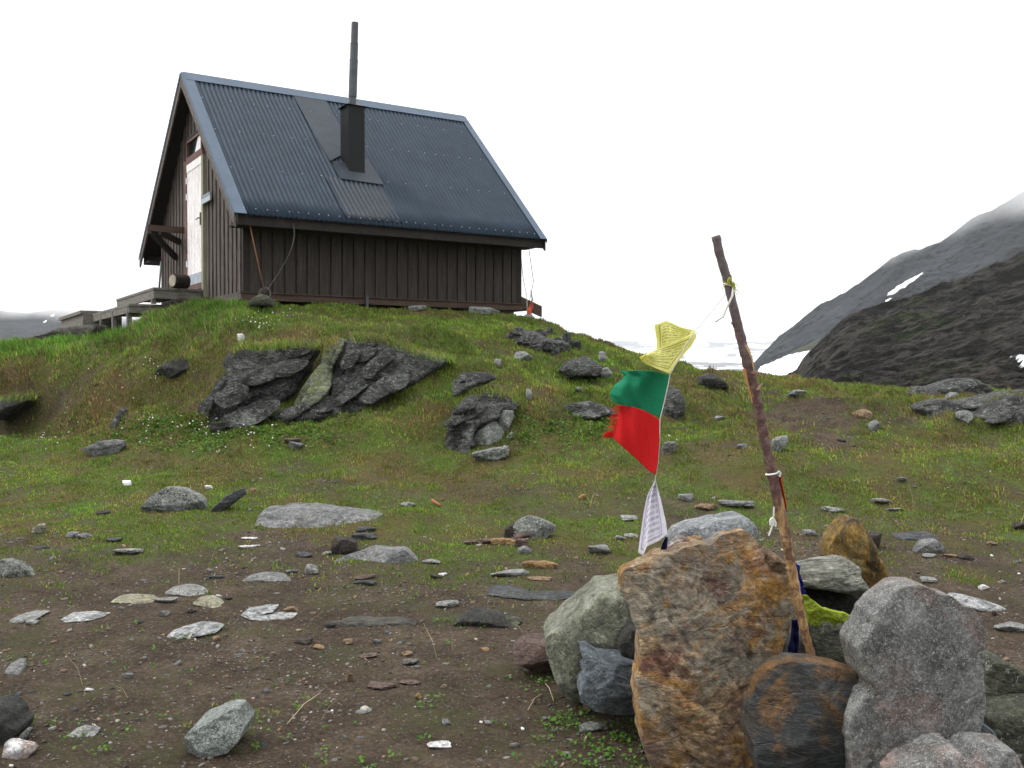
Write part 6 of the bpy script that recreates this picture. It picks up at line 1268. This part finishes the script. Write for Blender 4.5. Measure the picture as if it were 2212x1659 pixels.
# ------------------------------------------------------------------ prayer flags
def clothmat(name, col, col2=None, pr=None, trans=.35):
    m, n, b = newmat(name); uv = N(n, 'ShaderNodeTexCoord'); v = objvec(n, rnd=False)
    c = mix(n, 1, col, ramp(n, noise(n, v, 220, 3, .8), [(.3, .82), (.7, 1.18)]), 'MULTIPLY')
    if pr:
        ink, u0, u1, w0, w1, rows, amt = pr
        s_ = N(n, 'ShaderNodeSeparateXYZ'); n.links.new(uv.outputs['UV'], s_.inputs[0])
        def M(op, a, b_=None):
            x_ = N(n, 'ShaderNodeMath', operation=op)
            for i, q_ in enumerate((a, b_)):
                if q_ is None: continue
                if isinstance(q_, (int, float)): x_.inputs[i].default_value = q_
                else: n.links.new(q_, x_.inputs[i])
            return x_.outputs[0]
        U, W_ = s_.outputs[0], s_.outputs[1]
        inb = M('MULTIPLY', M('MULTIPLY', M('GREATER_THAN', U, u0), M('LESS_THAN', U, u1)), M('MULTIPLY', M('GREATER_THAN', W_, w0), M('LESS_THAN', W_, w1)))
        row = M('LESS_THAN', M('FRACT', M('MULTIPLY', W_, float(rows))), .55)
        mp = N(n, 'ShaderNodeMapping'); mp.inputs['Scale'].default_value = (60, rows * 2.0, 1); n.links.new(uv.outputs['UV'], mp.inputs[0])
        gl = M('GREATER_THAN', noise(n, mp.outputs[0], 1.0, 3, .7), .47)
        words = M('GREATER_THAN', noise(n, mp.outputs[0], .12, 1, .5), .40)
        text = M('MULTIPLY', M('MULTIPLY', inb, words), M('MULTIPLY', row, gl))
        def fr(lo, hi, w_):   # frame line
            return M('MAXIMUM', M('LESS_THAN', M('ABSOLUTE', M('SUBTRACT', lo[0], lo[1])), w_), M('LESS_THAN', M('ABSOLUTE', M('SUBTRACT', hi[0], hi[1])), w_))
        ib2 = M('MULTIPLY', M('MULTIPLY', M('GREATER_THAN', U, u0 - .06), M('LESS_THAN', U, u1 + .06)), M('MULTIPLY', M('GREATER_THAN', W_, w0 - .06), M('LESS_THAN', W_, w1 + .06)))
        frame = M('MULTIPLY', ib2, fr((U, u0 - .045), (U, u1 + .045), .014)); frame2 = M('MULTIPLY', ib2, fr((W_, w0 - .045), (W_, w1 + .045), .014))
        ink_f = M('MULTIPLY', M('MAXIMUM', text, M('MAXIMUM', frame, frame2)), amt)
        c = mix(n, ink_f, c, ink)
    n.links.new(c, b.inputs['Base Color']); b.inputs['Roughness'].default_value = .85; b.inputs['Specular IOR Level'].default_value = .15
    t = N(n, 'ShaderNodeBsdfTranslucent'); n.links.new(c, t.inputs['Color']); mx_ = N(n, 'ShaderNodeMixShader'); mx_.inputs[0].default_value = trans
    n.links.new(b.outputs[0], mx_.inputs[1]); n.links.new(t.outputs[0], mx_.inputs[2]); n.links.new(mx_.outputs[0], n.nodes['Material Output'].inputs[0])
    bump(n, b, noise(n, v, 400, 2, .6), .001)
    return m
def curve(pts, t):
    pts = np.array(pts, float); L_ = np.concatenate([[0], np.cumsum(np.hypot(*np.diff(pts, axis=0).T))]); L_ /= L_[-1]
    return np.stack([np.interp(t, L_, pts[:, 0]), np.interp(t, L_, pts[:, 1])], -1)
def coons(top, bot, left, right, dfun, n_=40):
    """cloth patch between four outline curves; u 0 left..1 right, w 0 bottom..1 top; dfun gives its distance"""
    t = np.linspace(0, 1, n_); T, B_, L_, R_ = curve(top, t), curve(bot, t), curve(left, t), curve(right, t)   # top,bot: left->right ; left,right: bottom->top
    U, W_ = np.meshgrid(t, t); U3, W3 = U[..., None], W_[..., None]
    S = (1 - W3) * B_[None] + W3 * T[None] + (1 - U3) * L_[:, None] + U3 * R_[:, None] - ((1 - U3) * (1 - W3) * B_[0] + U3 * (1 - W3) * B_[-1] + (1 - U3) * W3 * T[0] + U3 * W3 * T[-1])
    V = P(S[..., 0], S[..., 1], dfun(U, W_)); ix = np.arange(n_ * n_).reshape(n_, n_)
    return V.reshape(-1, 3), np.stack([ix[:-1, :-1], ix[:-1, 1:], ix[1:, 1:], ix[1:, :-1]], -1).reshape(-1, 4), np.stack([U, W_], -1).reshape(-1, 2)
ZF = lambda pts: zoom(pts, .3333, 1272, 663.6)
def flag(name, patches, mat, parent, label):
    Vs, Fs, Us, k = [], [], [], 0
    for (V, Fc, U) in patches: Vs.append(V); Fs.append(Fc + k); Us.append(U); k += len(V)
    V = np.concatenate(Vs) - wl(parent); Fc = np.concatenate(Fs); U = np.concatenate(Us)
    o = mesh_np(name, V, Fc, mat, parent, True); uvl = o.data.uv_layers.new(name='uv'); uvl.data.foreach_set('uv', U[Fc.ravel()].astype(np.float32).ravel())
    s_ = o.modifiers.new('t', 'SOLIDIFY'); s_.thickness = .0012; s_.offset = 0; o['label'] = label; return o
knot = P(1577, 622, PD - .03)
garl = empty('prayer_flag_string', tuple(knot), 'string of prayer flags, yellow, green, red and white, blowing left of the pole', 'prayer flags')
fd = lambda py: PD + .02 + (py - 620) / 560 * .22
wave = lambda a, b_, ph=0: (lambda U, W_: 3.74 + .010 * np.sin(17 * U + 5 * W_ + ph) * (1.1 - U) + a * np.sin(b_ * (1 - U) * 6.28 + ph + 1.5 * W_) * (1 - U) ** .6 + .05 * (1 - U))
YM = clothmat('yellow printed cloth', (.86, .84, .34), pr=((.22, .23, .10), .16, .84, .14, .86, 9, .62), trans=.5); GM = clothmat('green cloth', (.016, .21, .105)); RMt = clothmat('red cloth', (.62, .020, .022)); WM = clothmat('white printed cloth', (.84, .82, .88), pr=((.38, .38, .44), .12, .80, .12, .84, 11, .7), trans=.5)
flag('flag', [coons(ZF([(425, 115), (500, 85), (600, 130), (695, 152)]), ZF([(440, 290), (520, 255), (600, 225), (640, 200)]), ZF([(440, 290), (437, 200), (425, 115)]), ZF([(640, 200), (670, 175), (695, 152)]), lambda U, W_: 3.73 + .04 * (1 - U) + .012 * np.sin(9 * U + 4 * W_)),
              coons(ZF([(328, 325), (450, 268), (560, 225), (640, 185), (700, 165)]), ZF([(328, 325), (350, 355), (420, 390), (520, 432)]), ZF([(328, 325), (328, 324.5)]), ZF([(520, 432), (585, 345), (660, 255), (692, 205), (700, 165)]), lambda U, W_: 3.68 + .03 * (1 - U) + .012 * np.sin(7 * U + 5 * W_) - .02 * W_ * (1 - U))],
     YM, garl, 'yellow flag with black print, folded over by the wind')
flag('flag', [coons(ZF([(195, 410), (250, 414), (320, 409), (420, 415), (525, 437)]), ZF([(150, 610), (200, 628), (300, 655), (400, 688), (458, 712)]), ZF([(150, 610), (135, 560), (160, 510), (215, 470), (230, 440), (195, 410)]), ZF([(458, 712), (482, 640), (505, 540), (525, 437)]), wave(.022, .9))], GM, garl, 'green flag')
rf = flag('flag', [coons(ZF([(205, 636), (270, 642), (340, 662), (400, 690), (460, 733)]), ZF([(150, 838), (200, 888), (300, 975), (390, 1062), (435, 1086)]), ZF([(150, 838), (175, 770), (190, 700), (205, 636)]), ZF([(435, 1086), (448, 1000), (457, 870), (460, 733)]), wave(.018, .7, 1.0))], RMt, garl, 'red flag with a frayed left edge')
m = MB(); rs = np.random.RandomState(3)
for k in range(34):
    t = k / 33; a = curve(ZF([(205, 636), (190, 700), (175, 770), (150, 838)]), np.array([t]))[0]; ln = rs.uniform(12, 22) * (1.2 if t > .8 else 1)
    e = a + np.array([-ln, rs.uniform(2, 9)]); p_ = P(*a, 3.785); q_ = P(*e, 3.80 + rs.normal(0, .01)); m.tube([p_, (p_ + q_) / 2 + [0, 0, .003], q_], [.0013, .0011, .0007], 4)
m.build('frayed_threads', RMt, rf)
m = MB(); V, Fc, U = coons(ZF([(105, 815), (130, 810), (155, 800)]), ZF([(95, 838), (130, 846), (160, 845)]), ZF([(95, 838), (105, 815)]), ZF([(160, 845), (155, 800)]), lambda U, W_: 3.79 + .01 * U, 8)
o = mesh_np('torn_tip', V - wl(rf), Fc, RMt, rf, True); o.modifiers.new('t', 'SOLIDIFY').thickness = .0012
flag('flag', [coons(ZF([(430, 1120), (432, 1118)]), ZF([(320, 1590), (350, 1612), (375, 1552), (460, 1512), (495, 1482), (508, 1480)]), ZF([(320, 1590), (332, 1500), (355, 1340), (378, 1225), (430, 1120)]), ZF([(508, 1480), (498, 1395), (465, 1250), (432, 1118)]), lambda U, W_: 3.80 - .03 * np.sin(3.1 * U) * (1 - W_) + .012 * np.sin(12 * U))], WM, garl, 'white printed flag hanging lowest')
m = MB(); cp = [(1577, 622), (1560, 645), (1530, 682), (1503, 713), (1478, 750), (1452, 800)] + [tuple(q_) for q_ in ZF([(525, 437), (505, 540), (482, 640), (460, 725), (458, 870), (448, 1000), (433, 1090), (428, 1118), (465, 1250), (498, 1400), (508, 1485), (506, 1530)])]
m.tube([P(a, b_, fd(b_)) - [0, .004, 0] for a, b_ in cp], .0017, 6); m.build('cord', CORD, garl)
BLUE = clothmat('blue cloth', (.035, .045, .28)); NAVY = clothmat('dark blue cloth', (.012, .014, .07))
V, Fc, U = coons(ZF([(500, 1490), (512, 1488)]), ZF([(466, 1575), (492, 1572), (508, 1560)]), ZF([(466, 1575), (480, 1530), (500, 1490)]), ZF([(508, 1560), (510, 1520), (512, 1488)]), lambda U, W_: 3.80 + .01 * np.sin(6 * U), 10)
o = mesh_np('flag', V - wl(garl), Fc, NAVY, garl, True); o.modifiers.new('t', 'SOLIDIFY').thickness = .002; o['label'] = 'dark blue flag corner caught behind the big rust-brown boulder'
# knots and rags on the pole
m = MB(); ring = lambda py, r_, tilt=0: [pole_pt(py) + np.array([r_ * math.cos(a), r_ * math.sin(a), tilt * math.cos(a)]) for a in np.linspace(0, 2 * math.pi, 24)]
upper = empty('upper_tie', tuple(knot), 'white cord wound round the upper pole with a frayed yellow-green rag in its knot', 'cord')
m.tube(ring(617, .0185, -.006), .0032, 7, cap=False); m.tube([pole_pt(619, 10, .02), pole_pt(640, 3, .03), pole_pt(655, -8, .03), P(1568, 668, 3.57), P(1562, 684, 3.57), P(1552, 690, 3.57), P(1545, 695, 3.57)], .0042, 7)
m.build('cord', CORD, upper)
LG = clothmat('yellow-green rag', (.45, .46, .08)); LIME = clothmat('lime cloth', (.25, .31, .035))
def rag(name, cx_, cy_, wpx, hpx, dep, mat, parent, seed, th=.012, loc=False):
    V, Fc = stone_shape(seed, 14, 8, .05); s_ = dep / F; V = V * [wpx * s_ / 2, th, hpx * s_ / 2]
    V = V + fbm(V * 90 + seed, 3)[:, None] * np.array([.2, .8, .2]) * th * .8 + (fbm(V * 60 + seed * 2, 3, ridged=True) * th * .5)[:, None] * np.array([0, 1, 0])
    o = mesh_np(name, V + P(cx_, cy_, dep) - (wl(parent) if parent else 0), Fc, mat, parent, True); return o
rag('rag', 1576, 606, 10, 16, 3.575, LG, upper, 61, .008); rag('rag', 1584, 617, 11, 18, 3.58, LG, upper, 62, .008)
m = MB()
for a, b_ in (((1580, 610), (1601, 623)), ((1583, 620), (1593, 640)), ((1569, 612), (1556, 606)), ((1568, 614), (1555, 632)), ((1576, 600), (1572, 606)), ((1585, 622), (1600, 637))): m.tube([P(*a, 3.575), P((a[0] + b_[0]) / 2, (a[1] + b_[1]) / 2 - 2, 3.57), P(*b_, 3.57)], [.0022, .0016, .0008], 5)
m.build('frayed_ends', LG, upper)
lower = empty('lower_tie', tuple(pole_pt(1023)), 'cord ring round the lower pole holding a narrow orange-red ribbon', 'cord')
m = MB(); m.tube(ring(1023, .0215, .004), .0036, 7, cap=False); m.tube([pole_pt(1023, 10, .02), P(1683, 1018, 3.58), P(1686, 1022, 3.58), P(1684, 1030, 3.58)], .0035, 6); m.build('cord', CORD, lower)
rag('knot', 1682, 1024, 9, 13, 3.585, clothmat('pale green cloth', (.25, .38, .28)), lower, 63, .008)
V, Fc, U = coons([(1682, 1029), (1688, 1030)], [(1693, 1106), (1698, 1106)], [(1693, 1106), (1690, 1085), (1684, 1050), (1682, 1029)], [(1698, 1106), (1696, 1075), (1692, 1050), (1688, 1030)], lambda U, W_: 3.60 + .008 * np.sin(9 * U + 6 * W_), 16)
o = mesh_np('ribbon', V - wl(lower), Fc, clothmat('orange-red ribbon', (.50, .075, .02)), lower, True); o.modifiers.new('t', 'SOLIDIFY').thickness = .003
tas = empty('tassel', tuple(P(1669, 1100, 3.57)), 'knotted off-white string tassel hanging at the left of the lower pole', 'tassel')
m = MB()
for q_ in ([(1672, 1095), (1671, 1115), (1668, 1122), (1664, 1132)], [(1671, 1120), (1676, 1130), (1675, 1138)], [(1668, 1122), (1667, 1140), (1664, 1148), (1661, 1157)], [(1669, 1118), (1663, 1124), (1664, 1135)], [(1671, 1124), (1671, 1136)]): m.tube([P(a, b_, 3.57) for a, b_ in q_], .0032, 6)
m.build('strings', CORD, tas); rag('knot', 1669, 1122, 9, 8, 3.57, CORD, tas, 64, .006)
# cloths in the cairn
def drape(name, quad, mat, label, amp=.02, fr=9):
    V, Fc, U = coons(*quad[:4], lambda U, W_: quad[4] + amp * np.sin(fr * U + 4 * W_) + amp * .5 * np.sin(17 * W_ + 3 * U), 34)
    base = V.mean(0); o = mesh_np(name, V, Fc, mat, None, True, loc=base); o.modifiers.new('t', 'SOLIDIFY').thickness = .004; return tag(o, label, 'cloth')
drape('blue_cloth', (Z6([(315, 455), (330, 462), (343, 475)]), Z6([(345, 632), (360, 640), (374, 630)]), Z6([(345, 632), (330, 560), (318, 500), (315, 455)]), Z6([(374, 630), (350, 600), (355, 570), (332, 510), (343, 475)]), 3.66), BLUE, 'crumpled blue cloth sticking out behind the pole', .008)
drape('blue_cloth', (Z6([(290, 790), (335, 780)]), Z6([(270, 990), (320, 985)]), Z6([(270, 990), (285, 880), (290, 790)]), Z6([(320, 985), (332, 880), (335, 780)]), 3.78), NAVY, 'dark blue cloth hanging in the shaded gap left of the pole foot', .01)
RM['lime'] = LIME
slab('lime_cloth', Z6([(352, 635), (380, 642), (430, 685), (470, 712), (540, 733), (600, 745), (640, 765), (668, 768), (668, 800), (650, 832), (610, 838), (590, 800), (555, 790), (545, 822), (520, 795), (465, 790), (440, 822), (385, 800), (368, 720)]), 3.70, .03, 'lime', 'lime green twisted cloth draped from the pole over the dark rock', 'cloth', seed=91, amp=.11, facets=0, smooth=4, edge=.6, rnd=.08, step=0, ridged=.3, fscale=1.6)

# ------------------------------------------------------------------ haze
hz, n, b = newmat('haze air'); n.nodes.remove(b); vv_ = N(n, 'ShaderNodeVolumePrincipled'); vv_.inputs['Color'].default_value = (.95, .97, 1, 1); vv_.inputs['Density'].default_value = HAZE = .00011
vv_.inputs['Anisotropy'].default_value = .2; n.links.new(vv_.outputs[0], n.nodes['Material Output'].inputs['Volume'])
m = MB(); m.box((-5400, -5400, -125), (5400, 5600, 520)); tag(m.build('haze', hz), kind='stuff')

# ------------------------------------------------------------------ low cloud on the mountains
def clouds(name, lst, depth, dens, label, tilt):
    m, n, b = newmat(name); n.nodes.remove(b); v_ = N(n, 'ShaderNodeVolumePrincipled'); v_.inputs['Color'].default_value = (1, 1, 1, 1); v_.inputs['Anisotropy'].default_value = .65
    t = N(n, 'ShaderNodeTexCoord'); gr = N(n, 'ShaderNodeTexGradient', gradient_type='SPHERICAL'); n.links.new(t.outputs['Object'], gr.inputs[0])
    f = noise(n, objvec(n, (1.0, .6, .6)), 1.6, 4, .6, .3)
    mu = N(n, 'ShaderNodeMath', operation='MULTIPLY'); n.links.new(ramp(n, gr.outputs['Fac'], [(0.0, 0.0), (.25, .18), (.7, 1.0)]), mu.inputs[0]); n.links.new(ramp(n, f, [(.38, 0.0), (.62, 1.0)]), mu.inputs[1])
    m3 = N(n, 'ShaderNodeMath', operation='MULTIPLY'); m3.inputs[1].default_value = dens; n.links.new(mu.outputs[0], m3.inputs[0]); n.links.new(m3.outputs[0], v_.inputs['Density'])
    n.links.new(v_.outputs[0], n.nodes['Material Output'].inputs['Volume'])
    D, Fc = sphere_dirs(8)
    for (px, py, rx, ry, dd) in lst:
        d = depth + dd; s_ = d / F; o = mesh_np(name, D, Fc, m, None, True); o.location = P(px, py, d); o.scale = (rx * s_, rx * s_ * .7, ry * s_); o.rotation_euler = (0, -tilt, 0)
        tag(o, label, kind='stuff')
clouds('mist', [(2250, 370, 170, 90, 0), (2160, 425, 130, 60, -30), (2075, 470, 120, 46, -20), (1985, 518, 120, 30, -20), (1900, 562, 90, 20, -10), (2240, 420, 110, 46, -60)], 830, .026, 'wisps of cloud hiding the top of the high slope', .55)
clouds('mist', [(0, 650, 180, 44, -60), (120, 650, 140, 44, -90), (40, 662, 110, 30, -120), (190, 672, 110, 40, -60), (-110, 660, 140, 50, -60), (280, 665, 130, 50, 0)], 980, .05, 'wisps of cloud over the mountain at the left', 0.0)
